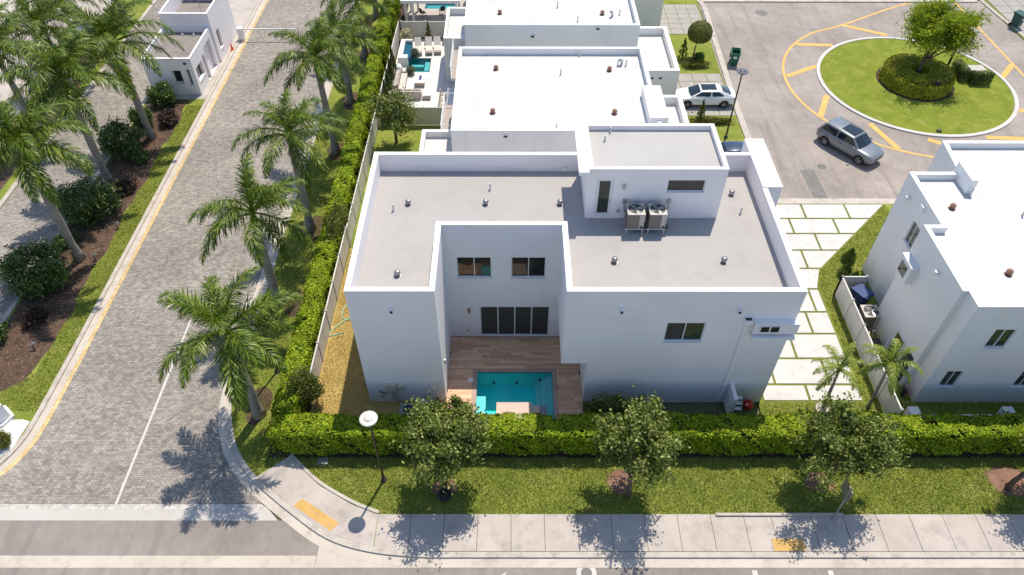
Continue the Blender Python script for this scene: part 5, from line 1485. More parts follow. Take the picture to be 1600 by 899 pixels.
fp = struct("forecourt_path", MB().prism([(13.7, 52.5), (18.9, 52.5), (19.05, 59.4), (13.7, 59.4)], -.10, -.008), M_GRAVEL)
for i in range(4):
    for j in range(5):
        x0, y0 = 13.75 + i * 1.31, 52.55 + j * 1.37
        obj("slab", MB().box(x0, x0 + 1.25, y0, y0 + 1.31, -.1, .008), M_PATHPAV, fp)
fp = struct("forecourt_path_far", MB().prism([(14.6, 66.8), (19.3, 66.8), (19.45, 73.3), (14.6, 73.3)], -.10, -.008), M_GRAVEL)
for i in range(4):
    for j in range(6):
        x0, y0 = 14.65 + i * 1.17, 66.85 + j * 1.07
        obj("slab", MB().box(x0, x0 + 1.12, y0, y0 + 1.02, -.1, .008), M_PATHPAV, fp)
fp = struct("forecourt_path_near", MB().prism([(14.97, 42), (18.9, 42), (18.8, 48.9), (14.97, 48.9)], -.10, -.008), M_GRAVEL)
for i in range(3):
    for j in range(5):
        x0, y0 = 15.0 + i * 1.28, 42.1 + j * 1.36
        obj("slab", MB().box(x0, x0 + 1.22, y0, y0 + 1.3, -.1, .008), M_PATHPAV, fp)

# ------------------------------------------------------------------ person working at the ring hedge
def skin_mesh(name, verts, edges, radii, mat, parent, root=0, sub=2):
    me = bpy.data.meshes.new(name)
    me.from_pydata(verts, edges, [])
    o = link(bpy.data.objects.new(name, me))
    o.parent = parent
    o.modifiers.new("skin", 'SKIN')
    for v, r in zip(me.skin_vertices[0].data, radii): v.radius = (r, r) if not hasattr(r, '__len__') else r
    me.skin_vertices[0].data[root].use_root = True
    s = o.modifiers.new("sub", 'SUBSURF'); s.levels = s.render_levels = sub
    o.modifiers["skin"].use_smooth_shade = True
    me.materials.append(mat)
    return o
PN = thing("person", "person in dark clothes and white shoes trimming the ring hedge", "person", (36.55, 55.25, .04), None, rad(-12))
J = dict(pel=(0, 0, .95), ch=(0, .12, 1.25), nk=(0, .2, 1.46), hd=(0, .26, 1.58), top=(0, .27, 1.74),
         hl=(-.10, 0, .92), kl=(-.12, .06, .50), al=(-.13, -.04, .09), tl=(-.14, .12, .04), hr=(.10, 0, .92), kr=(.13, .02, .50), ar=(.15, -.10, .09), tr=(.17, .06, .04),
         sl=(-.19, .17, 1.40), el=(-.27, .34, 1.20), wl=(-.17, .55, 1.16), sr=(.19, .17, 1.40), er=(.27, .36, 1.18), wr=(.15, .57, 1.2))
names = list(J)
E_ = [("pel", "ch"), ("ch", "nk"), ("nk", "hd"), ("hd", "top"), ("pel", "hl"), ("hl", "kl"), ("kl", "al"), ("al", "tl"), ("pel", "hr"), ("hr", "kr"), ("kr", "ar"), ("ar", "tr"), ("ch", "sl"), ("sl", "el"), ("el", "wl"), ("ch", "sr"), ("sr", "er"), ("er", "wr")]
RAD = dict(pel=.14, ch=.15, nk=.055, hd=.095, top=.07, hl=.085, kl=.058, al=.042, tl=.035, hr=.085, kr=.058, ar=.042, tr=.035, sl=.06, el=.042, wl=.032, sr=.06, er=.042, wr=.032)
ix = {n: i for i, n in enumerate(names)}
skin_mesh("body", [J[n] for n in names], [(ix[a], ix[b]) for a, b in E_], [RAD[n] for n in names], M_SKIN, PN)
def chain(name, pts, rs, mat, edges=None, root=0):
    return skin_mesh(name, pts, edges or [(i, i + 1) for i in range(len(pts) - 1)], rs, mat, PN, root)
chain("shirt", [(0, 0, .93), J["ch"], (0, .17, 1.41), J["sl"], (-.25, .28, 1.27), J["sr"], (.25, .28, 1.27)], [.165, .175, .10, .075, .06, .075, .06], M_CLOTH_D, [(0, 1), (1, 2), (1, 3), (3, 4), (1, 5), (5, 6)])
chain("trousers", [(0, 0, .96), J["hl"], J["kl"], (-.13, -.03, .14), J["hr"], J["kr"], (.15, -.09, .14)], [.16, .105, .078, .065, .105, .078, .065], M_CLOTH_N, [(0, 1), (1, 2), (2, 3), (0, 4), (4, 5), (5, 6)])
for a, b in (("al", "tl"), ("ar", "tr")):
    p, q = Vector(J[a]), Vector(J[b])
    chain("shoe", [p + Vector((0, -.04, -.04)), (p + q) / 2 + Vector((0, 0, -.015)), q], [.052, .055, .045], M_WHITEPL)
chain("cap", [(0, .24, 1.70), (0, .27, 1.77)], [.105, .07], M_CLOTH_D)
for s_, w_ in ((-1, "wl"), (1, "wr")):
    w0 = Vector(J[w_])
    fv, fe, fr = [w0, w0 + Vector((0, .06, .0))], [(0, 1)], [.03, .034]
    for k in range(4):
        b0 = w0 + Vector((-.027 + .018 * k, .085, 0)); i0 = len(fv)
        fv += [b0, b0 + Vector((0, .035, -.015)), b0 + Vector((0, .045, -.05))]; fr += [.011, .010, .009]; fe += [(1, i0), (i0, i0 + 1), (i0 + 1, i0 + 2)]
    b0 = w0 + Vector((-s_ * .035, .05, .0)); i0 = len(fv)
    fv += [b0, b0 + Vector((-s_ * .02, .035, -.02))]; fr += [.012, .010]; fe += [(1, i0), (i0, i0 + 1)]
    skin_mesh("hand", fv, fe, fr, M_SKIN, PN, 0, 1)
HT = thing("hedge_trimmer", "hedge trimmer held by the person at the ring hedge", "trimmer", (36.55, 55.25, .04), None, rad(-12))
obj("engine", MB().box(-.12, .12, .60, .80, 1.1, 1.27), M_DARK, HT, local=True)
obj("blade", MB().box(-.03, .03, .80, 1.25, 1.16, 1.19), M_GREYMETAL, HT, local=True)
obj("handle_bar", MB().tube([(-.17, .63, 1.15), (-.1, .66, 1.28), (.1, .66, 1.28), (.15, .65, 1.19)], .018, 6), M_DARK, HT, local=True)

# ================================================================== PLANTS
def frond_mesh(name, L, elev, droop, nleaf, leaf, mat, seed, lw=.045, plum=.5):
    """one pinnate palm leaf along +X: rachis curve with leaflets in several planes"""
    r = np.random.default_rng(seed)
    n = 26
    pts, e = [np.zeros(3)], elev
    ds = L / n
    for i in range(n):
        t = (i + 1) / n
        e2 = elev - droop * t ** 1.6
        pts.append(pts[-1] + np.array([math.cos(e2), 0.06 * math.sin(seed + t * 2) * .3, math.sin(e2)]) * ds)
    pts = np.array(pts)
    mb = MB().tube([tuple(p) for p in pts], [.055 * (1 - .85 * i / n) + .006 for i in range(n + 1)], 5)
    V = [tuple(v) for v in mb.v]; F = [f for f in mb.f]
    for k in range(nleaf):
        t = .13 + .87 * (k + r.random()) / nleaf
        x = t * n; i = min(int(x), n - 1); f = x - i
        p = pts[i] * (1 - f) + pts[i + 1] * f
        T = pts[i + 1] - pts[i]; T /= np.linalg.norm(T)
        S = np.array([0, 1, 0.]); U = np.cross(T, S) * -1; U = U if U[2] > 0 else -U
        ll = leaf * (math.sin(math.pi * min(1, .12 + .88 * t)) ** .55) * (1 - .25 * t) * r.uniform(.85, 1.15)
        for s in (-1, 1):
            phi = r.normal(.12, plum)
            a = math.radians(62 - 30 * t + r.normal(0, 6))
            d = T * math.cos(a) + (S * s * math.cos(phi) + U * math.sin(phi)) * math.sin(a)
            d /= np.linalg.norm(d)
            d2 = d + np.array([0, 0, -1.0]) * r.uniform(.3, .85); d2 /= np.linalg.norm(d2)
            d3 = d2 + np.array([0, 0, -.55]); d3 /= np.linalg.norm(d3)
            wv = np.cross(d, np.cross(T, d)); wv = np.cross(d, U * .9 + S * .2 * s); wv /= np.linalg.norm(wv) + 1e-9
            w = lw * (.6 + .4 * math.sin(math.pi * t))
            m1 = p + d * ll * .4; m2 = m1 + d2 * ll * .35; tp = m2 + d3 * ll * .25
            o = len(V)
            V += [tuple(p - wv * w * .35), tuple(p + wv * w * .35), tuple(m1 + wv * w * .5), tuple(m1 - wv * w * .5), tuple(m2 + wv * w * .38), tuple(m2 - wv * w * .38), tuple(tp)]
            F += [(o, o + 1, o + 2, o + 3), (o + 3, o + 2, o + 4, o + 5), (o + 5, o + 4, o + 6)]
    me = bpy.data.meshes.new(name); me.from_pydata(V, [], F); me.update(); me.materials.append(mat)
    return me
ROYAL = {'up': [frond_mesh("frond", 3.5, rad(70), rad(80), 88, .92, M_PALM, s, .046) for s in (1, 2)],
         'mid': [frond_mesh("frond", 4.0, rad(46), rad(98), 96, 1.0, M_PALM, s, .046) for s in (3, 4, 5)],
         'out': [frond_mesh("frond", 4.1, rad(20), rad(90), 96, 1.0, M_PALM, s, .046) for s in (6, 7, 8)],
         'low': [frond_mesh("frond", 3.7, rad(-8), rad(68), 88, .92, M_PALM, s, .046) for s in (9, 10)]}
DRY = frond_mesh("frond", 3.2, rad(-38), rad(50), 70, .7, M_PALM_DRY, 12, .04)
YOUNG = {'up': [frond_mesh("frond", 1.7, rad(70), rad(80), 44, .42, M_PALM_Y, 21, .034, .25)], 'mid': [frond_mesh("frond", 2.0, rad(50), rad(120), 48, .46, M_PALM_Y, s, .034, .25) for s in (22, 23)],
         'out': [frond_mesh("frond", 2.0, rad(22), rad(120), 48, .46, M_PALM_Y, s, .034, .25) for s in (24, 25)], 'low': [frond_mesh("frond", 1.8, rad(-5), rad(75), 44, .42, M_PALM_Y, 26, .034, .25)]}
M_SPEAR = M_SHAFT
def palm(name, label, x, y, h, lean=(0, 0), seed=0, kit=ROYAL, group="royal palms lining the entrance", r0=.30, scale=1.0, counts=(3, 5, 6, 3), shaft=1.15, boots=False):
    r = random.Random(seed)
    t = thing(name, label, "palm tree", (x, y, 0), group)
    top = Vector((lean[0], lean[1], h))
    sh0 = h - shaft
    tr = MB()
    pts, rs = [], []
    for i in range(13):
        u = i / 12
        z = sh0 * u
        bl = 1 + .22 * math.exp(-((u - .45) / .25) ** 2)
        pts.append((lean[0] * (z / h) ** 1.4, lean[1] * (z / h) ** 1.4, z - .03))
        rs.append(r0 * (1.35 if i == 0 else 1.12 if i == 1 else .82 * bl) * (1 - .18 * u))
    obj("trunk", tr.tube(pts, rs, 14), M_TRUNKP, t, True, local=True)
    b = Vector(pts[-1])
    obj("crownshaft", MB().tube([b, b.lerp(top, .35), b.lerp(top, .8), top], [rs[-1] * .98, r0 * .72, r0 * .48, r0 * .25], 12), M_SHAFT, t, True, local=True)
    obj("spear", MB().tube([top - Vector((0, 0, .2)), top + Vector((.08, .05, .8 * scale)), top + Vector((.2, .1, 1.5 * scale))], [.05, .035, .008], 6), M_SPEAR, t, True, local=True)
    a = r.random() * 6.28
    for kind, n in zip(('up', 'mid', 'out', 'low'), counts):
        for k in range(n):
            me = r.choice(kit[kind])
            f = link(bpy.data.objects.new("frond", me))
            f.parent = t
            f.location = top - Vector((0, 0, {'up': .02, 'mid': .1, 'out': .2, 'low': .3}[kind]))
            f.rotation_euler = (r.uniform(-.18, .18), r.uniform(-.12, .12), a + 2 * math.pi * k / n + r.uniform(-.3, .3))
            s = scale * r.uniform(.88, 1.1)
            f.scale = (s, s, s)
        a += 2.4 * .5 + math.pi / max(1, n)
    if kit is ROYAL and seed % 3 != 1:
        f = link(bpy.data.objects.new("dry_frond", DRY))
        f.parent = t
        f.location = top - Vector((0, 0, .5)); f.rotation_euler = (0, 0, r.uniform(0, 6.28)); f.scale = (scale * .9,) * 3
    return t
palm("royal_palm", "royal palm nearest the street, its fronds over the paver road", -14.0, 22.67, 7.45, (.2, 0), 1, scale=1.05, counts=(3, 5, 6, 4))
palm("royal_palm", "second royal palm from the street in the hedge-side row", -14.75, 31.0, 7.7, (.2, .1), 2)
palm("royal_palm", "third royal palm from the street in the hedge-side row", -14.09, 38.16, 8.1, (.2, 0), 3)
palm("royal_palm", "fourth royal palm from the street in the hedge-side row", -13.86, 47.28, 8.3, (-.1, 0), 4, scale=1.05, counts=(3, 6, 7, 4))
palm("royal_palm", "fifth royal palm from the street in the hedge-side row", -13.75, 54.52, 6.2, (0, 0), 5)
palm("royal_palm", "sixth royal palm in the hedge-side row, near the upper edge", -13.64, 62.43, 5.6, (0, 0), 6)
palm("royal_palm", "last visible palm of the hedge-side row at the upper edge", -13.6, 70.3, 6.5, (0, 0), 16)
palm("royal_palm", "royal palm rising from the median at the left edge", -29.09, 35.09, 9.3, (.5, 0), 7, counts=(3, 6, 7, 5), scale=1.2)
palm("royal_palm", "median royal palm between two flowering shrubs", -30.3, 43.4, 9.0, (.4, 0), 8, counts=(3, 6, 8, 5), scale=1.25)
palm("royal_palm", "curved royal palm on the median in front of the gatehouse", -29.13, 49.26, 8.4, (.1, .1), 9, counts=(3, 6, 7, 4), scale=1.22)
palm("royal_palm", "palm beyond the entry lane in the upper left corner, nearest the left edge", -38.6, 50.0, 7.4, (0, 0), 10, counts=(3, 6, 7, 4), scale=1.2)
palm("royal_palm", "palm beyond the entry lane with its trunk showing between crowns", -38.8, 56.8, 5.9, (0, 0), 11, counts=(3, 6, 7, 4), scale=1.15)
palm("royal_palm", "palm on the strip of lawn at the upper edge above the gatehouse roof", -39.5, 70.9, 7.0, (0, 0), 12)
palm("royal_palm", "palm beyond the entry lane, cut by the upper edge", -40.8, 63.8, 5.2, (0, 0), 13, counts=(3, 6, 7, 4), scale=1.15)
palm("young_palm", "slim young palm beside the driveway slabs, leaning from a stone pot", 17.42, 23.0, 3.75, (-.15, .1), 14, YOUNG, "young palms between driveway and fence", .10, 1.0, (2, 4, 4, 1), .45)
palm("young_palm", "slim young palm leaning against the white side fence", 20.1, 23.2, 4.1, (-.2, .1), 15, YOUNG, "young palms between driveway and fence", .10, 1.0, (2, 4, 5, 2), .45)
single("stone_pot", MB().lathe([(.3, -.02), (.42, .12), (.44, .36), (.36, .36), (.3, .3)], 14, (17.4, 22.85, 0)), M_CONC, "round grey stone pot at the foot of the young driveway palm", "pot")

def blob_pts(n, c, R, r, flat=.55, shell=.55):
    """points in an ellipsoid, denser towards the outside"""
    d = r.normal(size=(n, 3)); d /= np.linalg.norm(d, axis=1)[:, None]
    q = (shell + (1 - shell) * r.random(n) ** .6)[:, None] * d
    return np.array(c) + q * np.array(R)

def tree(name, label, x, y, h0, c, R, mat, seed, nclump=70, per=170, ls=.11, clump_r=.42, group=None, bark=None, trunk_r=.11, bend=(0, 0), cat="tree", spread=.6, stem_pts=None, wav=1.0):
    r = np.random.default_rng(seed)
    t = thing(name, label, cat, (x, y, 0), group)
    c = np.array(c, float); R = np.array(R, float)
    cl = blob_pts(nclump, c, R * .86, r, shell=spread)
    # uneven outline: some clumps pushed out, some sectors thinned
    ph = r.random(4) * 6.28
    ang = np.arctan2(cl[:, 1] - c[1], cl[:, 0] - c[0])
    k = 1 + wav * (.20 * np.sin(3 * ang + ph[0]) + .14 * np.sin(5 * ang + ph[1]) + r.normal(0, .10, nclump))
    cl[:, :2] = c[:2] + (cl[:, :2] - c[:2]) * k[:, None]
    fork = np.array([x + bend[0], y + bend[1], h0])
    tb = MB()
    stem = stem_pts or [(x, y, -.03), (x + bend[0] * .3, y + bend[1] * .3, h0 * .5), tuple(fork)]
    tb.tube(stem, [trunk_r * 1.25] + [trunk_r] * (len(stem) - 2) + [trunk_r * .8], 9)
    obj("trunk", tb, bark or M_BARK, t, True)
    lb = MB()
    mains = cl[r.choice(nclump, min(7, nclump), replace=False)]
    for m_ in mains:
        mid = (fork * .55 + m_ * .45) + r.normal(0, .12, 3) + np.array([0, 0, .15])
        lb.tube([tuple(fork - np.array([0, 0, .1])), tuple(mid), tuple(m_)], [trunk_r * .55, trunk_r * .35, trunk_r * .12], 6)
        near = cl[np.argsort(np.linalg.norm(cl - m_, axis=1))[1:6]]
        for q in near: lb.tube([tuple(mid), tuple((mid + q) / 2 + r.normal(0, .08, 3)), tuple(q)], [trunk_r * .25, trunk_r * .16, trunk_r * .06], 5)
    obj("limbs", lb, bark or M_BARK, t, True)
    sz = r.uniform(.45, 1.3, nclump)
    ps = []
    for q, s in zip(cl, sz):
        d = (q - c) / (np.linalg.norm(q - c) + 1e-6)
        e = r.normal(size=(int(per * s), 3)) * clump_r * s * np.array([1, 1, .7]) * .5
        ps.append(q + e + d * (r.normal(size=(len(e), 1)) * clump_r * s * .75))
    C = np.concatenate(ps)
    add_mesh("crown", leaf_mesh("crown", C, ls, mat, .5, None, .55, r), t)
    return t
SGR = "street trees on the front lawn"
tree("street_tree", "street tree nearest the lamp, in front of the hedge by the pool", -3.4, 18.45, 1.9, (-3.2, 18.5, 4.05), (1.95, 1.9, 1.65), M_OAK, 31, 125, 150, .082, .34, SGR)
tree("street_tree", "middle street tree, between the lamp-side tree and the sign-post tree", 6.0, 17.75, 1.7, (6.0, 18.45, 4.3), (2.1, 1.9, 1.7), M_OAK, 32, 105, 140, .082, .34, SGR, wav=1.5, bend=(-.05, .35))
tree("street_tree", "street tree behind the grey sign post by the sidewalk ramp", 16.2, 18.3, 1.7, (16.05, 18.55, 4.0), (2.2, 1.9, 1.6), M_OAK, 33, 110, 140, .082, .34, SGR, wav=1.5)
tree("street_tree", "street tree at the right edge with a bent trunk", 25.6, 18.2, 2.3, (27.2, 18.4, 4.5), (2.2, 2.0, 1.65), M_OAK, 34, 110, 140, .082, .34, SGR, trunk_r=.13, bend=(.9, .1), stem_pts=[(25.6, 18.2, -.03), (25.55, 18.2, .8), (25.75, 18.25, 1.35), (26.5, 18.3, 2.3)])
tree("garden_tree", "young leafy tree on the back lawn between hedge and annex", -9.2, 48.6, 1.2, (-9.1, 48.4, 2.9), (1.75, 1.7, 1.55), M_OAK, 35, 50, 150, .085, .42)
tree("island_tree", "round light-green tree on the roundabout island", 36.3, 58.3, 1.9, (36.9, 58.8, 4.75), (3.05, 2.9, 2.0), M_TREE_L, 36, 120, 260, .095, .58, trunk_r=.16, wav=.35, spread=.35)
def shrub(name, label, c, R, mat, seed, n=5000, ls=.09, group=None, flowers=0, cat="shrub", core=.75, stems=True):
    r = np.random.default_rng(seed)
    t = thing(name, label, cat, (c[0], c[1], 0), group)
    ncl = 40
    cl = blob_pts(ncl, c, np.array(R) * .8, r, shell=.7)
    cl[:, 2] = np.maximum(cl[:, 2], .12)
    C = np.concatenate([q + r.normal(size=(n // ncl, 3)) * np.array(R) * .17 for q in cl])
    C[:, 2] = np.maximum(C[:, 2], .03)
    add_mesh("foliage", leaf_mesh("foliage", C, ls, mat, .5, None, .5, r), t)
    st_ = MB()
    for k in range(6):
        q = cl[k * 5]
        st_.tube([(c[0] + .05 * math.cos(k), c[1] + .05 * math.sin(k), -.03), tuple((q + np.array([c[0], c[1], 0])) / 2), tuple(q)], [.04, .025, .01], 5)
    obj("stems", st_, M_BARK, t)
    if flowers:
        FC = np.concatenate([q + r.normal(size=(6, 3)) * .06 for q in blob_pts(flowers, c, np.array(R) * .98, r, shell=.95) if q[2] > .4])
        add_mesh("blossom", leaf_mesh("blossom", FC, .055, M_FLOWER, .6, None, .8, r), t)
    return t
SHG = "leafy shrubs in the median bed"
shrub("median_shrub", "large dark leafy shrub with pale blossom beside the nearest median palm", (-30.0, 39.7, 1.25), (2.0, 2.0, 1.5), M_SHRUB, 41, 9000, .10, SHG, 26)
shrub("median_shrub", "wide dark leafy shrub at the left edge of the median", (-30.5, 32.8, 1.3), (2.2, 1.9, 1.6), M_SHRUB, 42, 9500, .10, SHG, 16)
shrub("median_shrub", "blossoming shrub behind the curved median palm", (-30.5, 47.4, 1.2), (1.6, 1.8, 1.4), M_SHRUB, 43, 7000, .10, SHG, 34)
shrub("median_shrub", "rounded green shrub between curved palm and yellow kerb block", (-30.2, 50.7, .85), (.95, .95, .95), M_SHRUB, 44, 4500, .09, SHG, 4)
shrub("median_shrub", "light green shrub against the gatehouse front", (-29.7, 54.2, 1.0), (1.15, 1.0, 1.1), M_SHRUB, 45, 5500, .09, SHG)
shrub("purple_shrub", "dark purple shrub at the foot of the curved palm", (-28.3, 51.3, .55), (.8, .85, .65), M_PURPLE, 46, 3200, .085)
shrub("median_shrub", "dark shrub by the road bend at the left edge of the bark bed", (-31.4, 28.0, .7), (.9, .9, .8), M_SHRUB, 60, 4000, .09, SHG)
for k, (x, y, l) in enumerate(((-28.9, 46.3, "low dark shrub between the two median palms"), (-28.6, 42.6, "low purple shrub before the largest blossoming shrub"), (-30.6, 36.6, "low dark shrub behind the nearest median palm"), (-29.6, 29.6, "low dark shrub on the open bark bed"))):
    shrub("low_shrub", l, (x, y, .32), (.75, .85, .42), (M_SHRUB, M_PURPLE)[k % 2], 130 + k, 2200, .08, "low shrubs in the median bed")
shrub("ball_bush", "round clipped bush on white pebbles at the left edge", (-27.3, 20.75, .42), (.5, .5, .45), M_TOPIARY, 47, 4200, .045)
shrub("yard_shrub", "airy yellow-green shrub at the fence corner of the dry grass", (-11.35, 23.35, 1.5), (.95, .9, 1.35), leafmat("airy_shrub_leaf", [(.08, .11, .018), (.14, .17, .03), (.22, .24, .06)], .5, .3), 48, 4200, .075)
shrub("yard_shrub", "sparse yellowing shrub growing over the hedge by the house", (-11.7, 36.5, 1.7), (.75, 2.2, 1.2), MATS["airy_shrub_leaf"], 49, 3600, .075)
shrub("wall_shrub", "loose pale-tipped shrub between hedge and shaded house wall", (5.3, 22.25, 1.2), (1.5, .5, 1.3), MATS["airy_shrub_leaf"], 50, 2600, .075)
shrub("wall_shrub", "small pale-tipped shrub beside the larger one at the wall", (7.0, 22.3, 1.2), (.45, .4, 1.2), MATS["airy_shrub_leaf"], 51, 1300, .07)
shrub("pool_shrub", "leafy shrub rising behind the hedge beside the pink pool paving", (-2.9, 22.1, 1.1), (.85, .5, 1.2), M_OAK, 52, 2600, .08)
shrub("flower_shrub", "cream flowering shrub in the patio fence corner", (-10.05, 65.0, .7), (.65, .6, .75), M_FLOWER, 53, 2200, .075)
for k, (x, y, l) in enumerate(((-8.95, 62.35, "round pale potted bush between plunge pool and loungers"), (-9.05, 59.15, "round pale potted bush between plunge pool and fire table"))):
    shrub("ball_bush", l, (x, y, .42), (.42, .42, .40), M_AGAVE, 54 + k, 3000, .04, "pale ball bushes by the plunge pool")
def column_plant(name, label, x, y, h, w, mat, seed, group, spiral=False, n=2600):
    r = np.random.default_rng(seed)
    t = thing(name, label, "topiary" if spiral else "cypress", (x, y, 0), group)
    z = r.random(n) ** .9 * h
    a = r.random(n) * 6.28
    rr = w * (1 - (z / h) ** 1.5) * (.6 + .4 * r.random(n))
    if spiral:
        ph = (a - z * 2 * math.pi / (h / 3.5)) % 6.28
        rr *= np.where(ph < 3.6, 1.0, .3)
    C = np.stack([x + rr * np.cos(a), y + rr * np.sin(a), z + .08], 1)
    add_mesh("foliage", leaf_mesh("foliage", C, .05, mat, .4, None, .5, r), t)
    obj("stem", MB().tube([(x, y, -.02), (x, y, h * .9)], [.04, .015], 6), M_BARK, t)
TP = "spiral topiaries"
column_plant("spiral_topiary", "spiral topiary behind the middle sun lounger", -7.9, 65.3, 1.9, .38, M_TOPIARY, 61, TP, True)
column_plant("spiral_topiary", "spiral topiary nearest the annex behind the loungers", -6.2, 65.2, 1.9, .38, M_TOPIARY, 62, TP, True)
column_plant("spiral_topiary", "spiral topiary beside the lollipop tree", 15.95, 62.0, 2.0, .5, M_TOPIARY, 63, TP, True)
column_plant("spiral_topiary", "spiral topiary in front of the white sedan's rear door", 15.75, 51.7, 2.0, .42, M_TOPIARY, 64, TP, True)
column_plant("spiral_topiary", "spiral topiary by the garage wall at the white sedan's bonnet", 13.75, 51.9, 2.2, .38, M_TOPIARY, 65, TP, True)
for k, y in enumerate((53.6, 55.4, 57.2, 59.0)):
    column_plant("cypress", ("slim cypress nearest the cream fence in the fence row", "second slim cypress from the cream fence", "third slim cypress from the cream fence", "slim cypress nearest the oval armchair")[k], -10.55, y, 2.6, .42, M_HEDGE_D, 70 + k, "slim cypresses along the patio fence")
for k, (x, y) in enumerate(((22.05, 33.6), (22.3, 32.8), (22.75, 35.0))):
    column_plant("clipped_bush", ("dark clipped bush farthest from the fence along the house side wall", "dark clipped bush nearest the fence end", "small dark clipped bush where the lawn wedge narrows")[2 - k] if k == 2 else ("dark clipped bush in the middle by the house side wall", "dark clipped bush nearest the fence end")[k], x, y, 1.1, .5, M_HEDGE_D, 80 + k, "clipped bushes by the side wall")
LT = thing("lollipop_tree", "clipped lollipop tree with dome crown on the forecourt lawn", "tree", (17.05, 62.4, 0))
obj("trunk", MB().tube([(17.05, 62.4, -.03), (17.1, 62.4, .9), (17.15, 62.35, 1.75)], [.07, .06, .05], 8), M_BARK, LT, True)
rr_ = np.random.default_rng(90)
d_ = rr_.normal(size=(9000, 3)); d_ /= np.linalg.norm(d_, axis=1)[:, None]
q_ = d_ * np.array([1.12, 1.12, 1.05]); q_[:, 2] = np.where(q_[:, 2] < -.55, -.55 - .1 * rr_.random(9000), q_[:, 2])
add_mesh("crown", leaf_mesh("crown", q_ * (.93 + .07 * rr_.random(9000))[:, None] + np.array([17.25, 62.3, 2.45]), .055, M_TOPIARY, .2, d_, .5, rr_), LT)
obj("crown_shade_core", MB().lathe([(.01, -.5), (.8, -.48), (1.0, -.1), (.85, .5), (.4, .88), (.01, .93)], 16, (17.25, 62.3, 2.45), cap=False), M_CORE, LT, True)  # dark filler dome, coloured as the shade between leaves
shrub("flower_bed_shrub", "low yellow and green border shrub below the lollipop tree", (17.0, 60.6, .25), (1.5, .55, .35), M_SHRUB_Y, 91, 2600, .07)
shrub("flower_bed_shrub", "low dark shrub at the lollipop tree's foot", (17.4, 61.6, .4), (.55, .6, .45), M_HEDGE_D, 92, 1800, .07)
shrub("flower_bed_shrub", "low yellow border shrub between spiral topiaries and near lawn", (16.4, 51.4, .25), (2.2, .35, .35), M_SHRUB_Y, 93, 2600, .07)

# ------------------------------------------------------------------ hedges
def box_hedge(name, label, x0, x1, y0, y1, h, mat, seed, dens=300, ls=.075, group=None, wob=.09, holes=()):
    r = np.random.default_rng(seed)
    t = thing(name, label, "hedge", ((x0 + x1) / 2, (y0 + y1) / 2, 0), group)
    lx, ly = x1 - x0, y1 - y0
    parts = []; outs = []
    for area, gen, nv in ((lx * ly, 'top', (0, 0, 1)), (lx * h, 'f', (0, -1, 0)), (lx * h, 'b', (0, 1, 0)), (ly * h, 'l', (-1, 0, 0)), (ly * h, 'r', (1, 0, 0))):
        m = int(area * dens * (1.25 if gen == 'top' else .8))
        u, v = r.random(m), r.random(m)
        if gen == 'top': P = np.stack([x0 + u * lx, y0 + v * ly, np.full(m, h)], 1)
        elif gen in 'fb': P = np.stack([x0 + u * lx, np.full(m, y0 if gen == 'f' else y1), .12 + v * (h - .12)], 1)
        else: P = np.stack([np.full(m, x0 if gen == 'l' else x1), y0 + u * ly, .12 + v * (h - .12)], 1)
        nvv = np.array(nv, float)
        wv = wob * (np.sin(P[:, 0] * 1.7 + seed) + np.sin(P[:, 1] * 1.9 + P[:, 0] * .6) + .8 * np.sin(P[:, 0] * 4.3 + P[:, 1] * 3.1 + P[:, 2] * 2.5)) * .5
        P = P + nvv * (wv[:, None] + .04 - np.abs(r.normal(0, .10 if gen != 'top' else .06, m))[:, None])
        # rounded shoulders
        if gen == 'top':
            e = np.minimum(np.minimum(P[:, 1] - y0, y1 - P[:, 1]), np.minimum(P[:, 0] - x0, x1 - P[:, 0]))
            P[:, 2] -= np.clip(.22 - e, 0, .22) * .5
        gp = np.sin(P[:, 0] * 2.9 + seed) * np.sin(P[:, 1] * 3.3 + P[:, 2] * 2.1) + .7 * np.sin(P[:, 0] * 7.1 + P[:, 1] * 5.7 + P[:, 2] * 6.3)
        keep = r.random(m) < np.clip(1.0 + .75 * gp, .28, 1)
        P = P[keep]; m = len(P)
        parts.append(P); outs.append(np.tile(nvv, (m, 1)))
    C = np.concatenate(parts); O = np.concatenate(outs)
    add_mesh("foliage", leaf_mesh("foliage", C, ls, mat, .25, O, .55, r), t)
    obj("shade_core", MB().box(x0 + .24, x1 - .24, y0 + .24, y1 - .24, .25, h - .22), M_CORE, t)  # dark filler box, seen through leaf gaps as painted inner shade
    sm = MB()
    n = int(max(lx, ly) / .8)
    for k in range(n):
        u = (k + .5) / n
        px, py = (x0 + lx * u, (y0 + y1) / 2 + r.normal(0, .1)) if lx > ly else ((x0 + x1) / 2 + r.normal(0, .1), y0 + ly * u)
        sm.tube([(px, py, -.03), (px + r.normal(0, .05), py, .3)], .04, 5)
    tag(obj("stems", sm, M_BARK, t), kind="stuff")
    return t
box_hedge("front_hedge", "long clipped hedge along the front lawn, before all the houses", -12.6, 36, 20.15, 21.55, 1.85, M_HEDGE, 101, 520, .066, wob=.12)
box_hedge("side_hedge", "long clipped hedge receding along the palm row and white fences", -12.65, -11.4, 21.6, 78, 2.0, M_HEDGE, 102, 420, .078, wob=.12)
RH = thing("ring_hedge", "clipped ring hedge round the tree on the roundabout island", "hedge", (*IC, 0))
r_ = np.random.default_rng(103)
m = 16000
a = r_.random(m) * 6.28; rr = np.sqrt(r_.random(m) * (2.75 ** 2 - .8 ** 2) + .8 ** 2)
top_ = np.stack([IC[0] + rr * np.cos(a), IC[1] + rr * np.sin(a), 1.25 - .12 * np.clip((rr - 2.3) / .45, 0, 1) + r_.normal(0, .05, m)], 1)
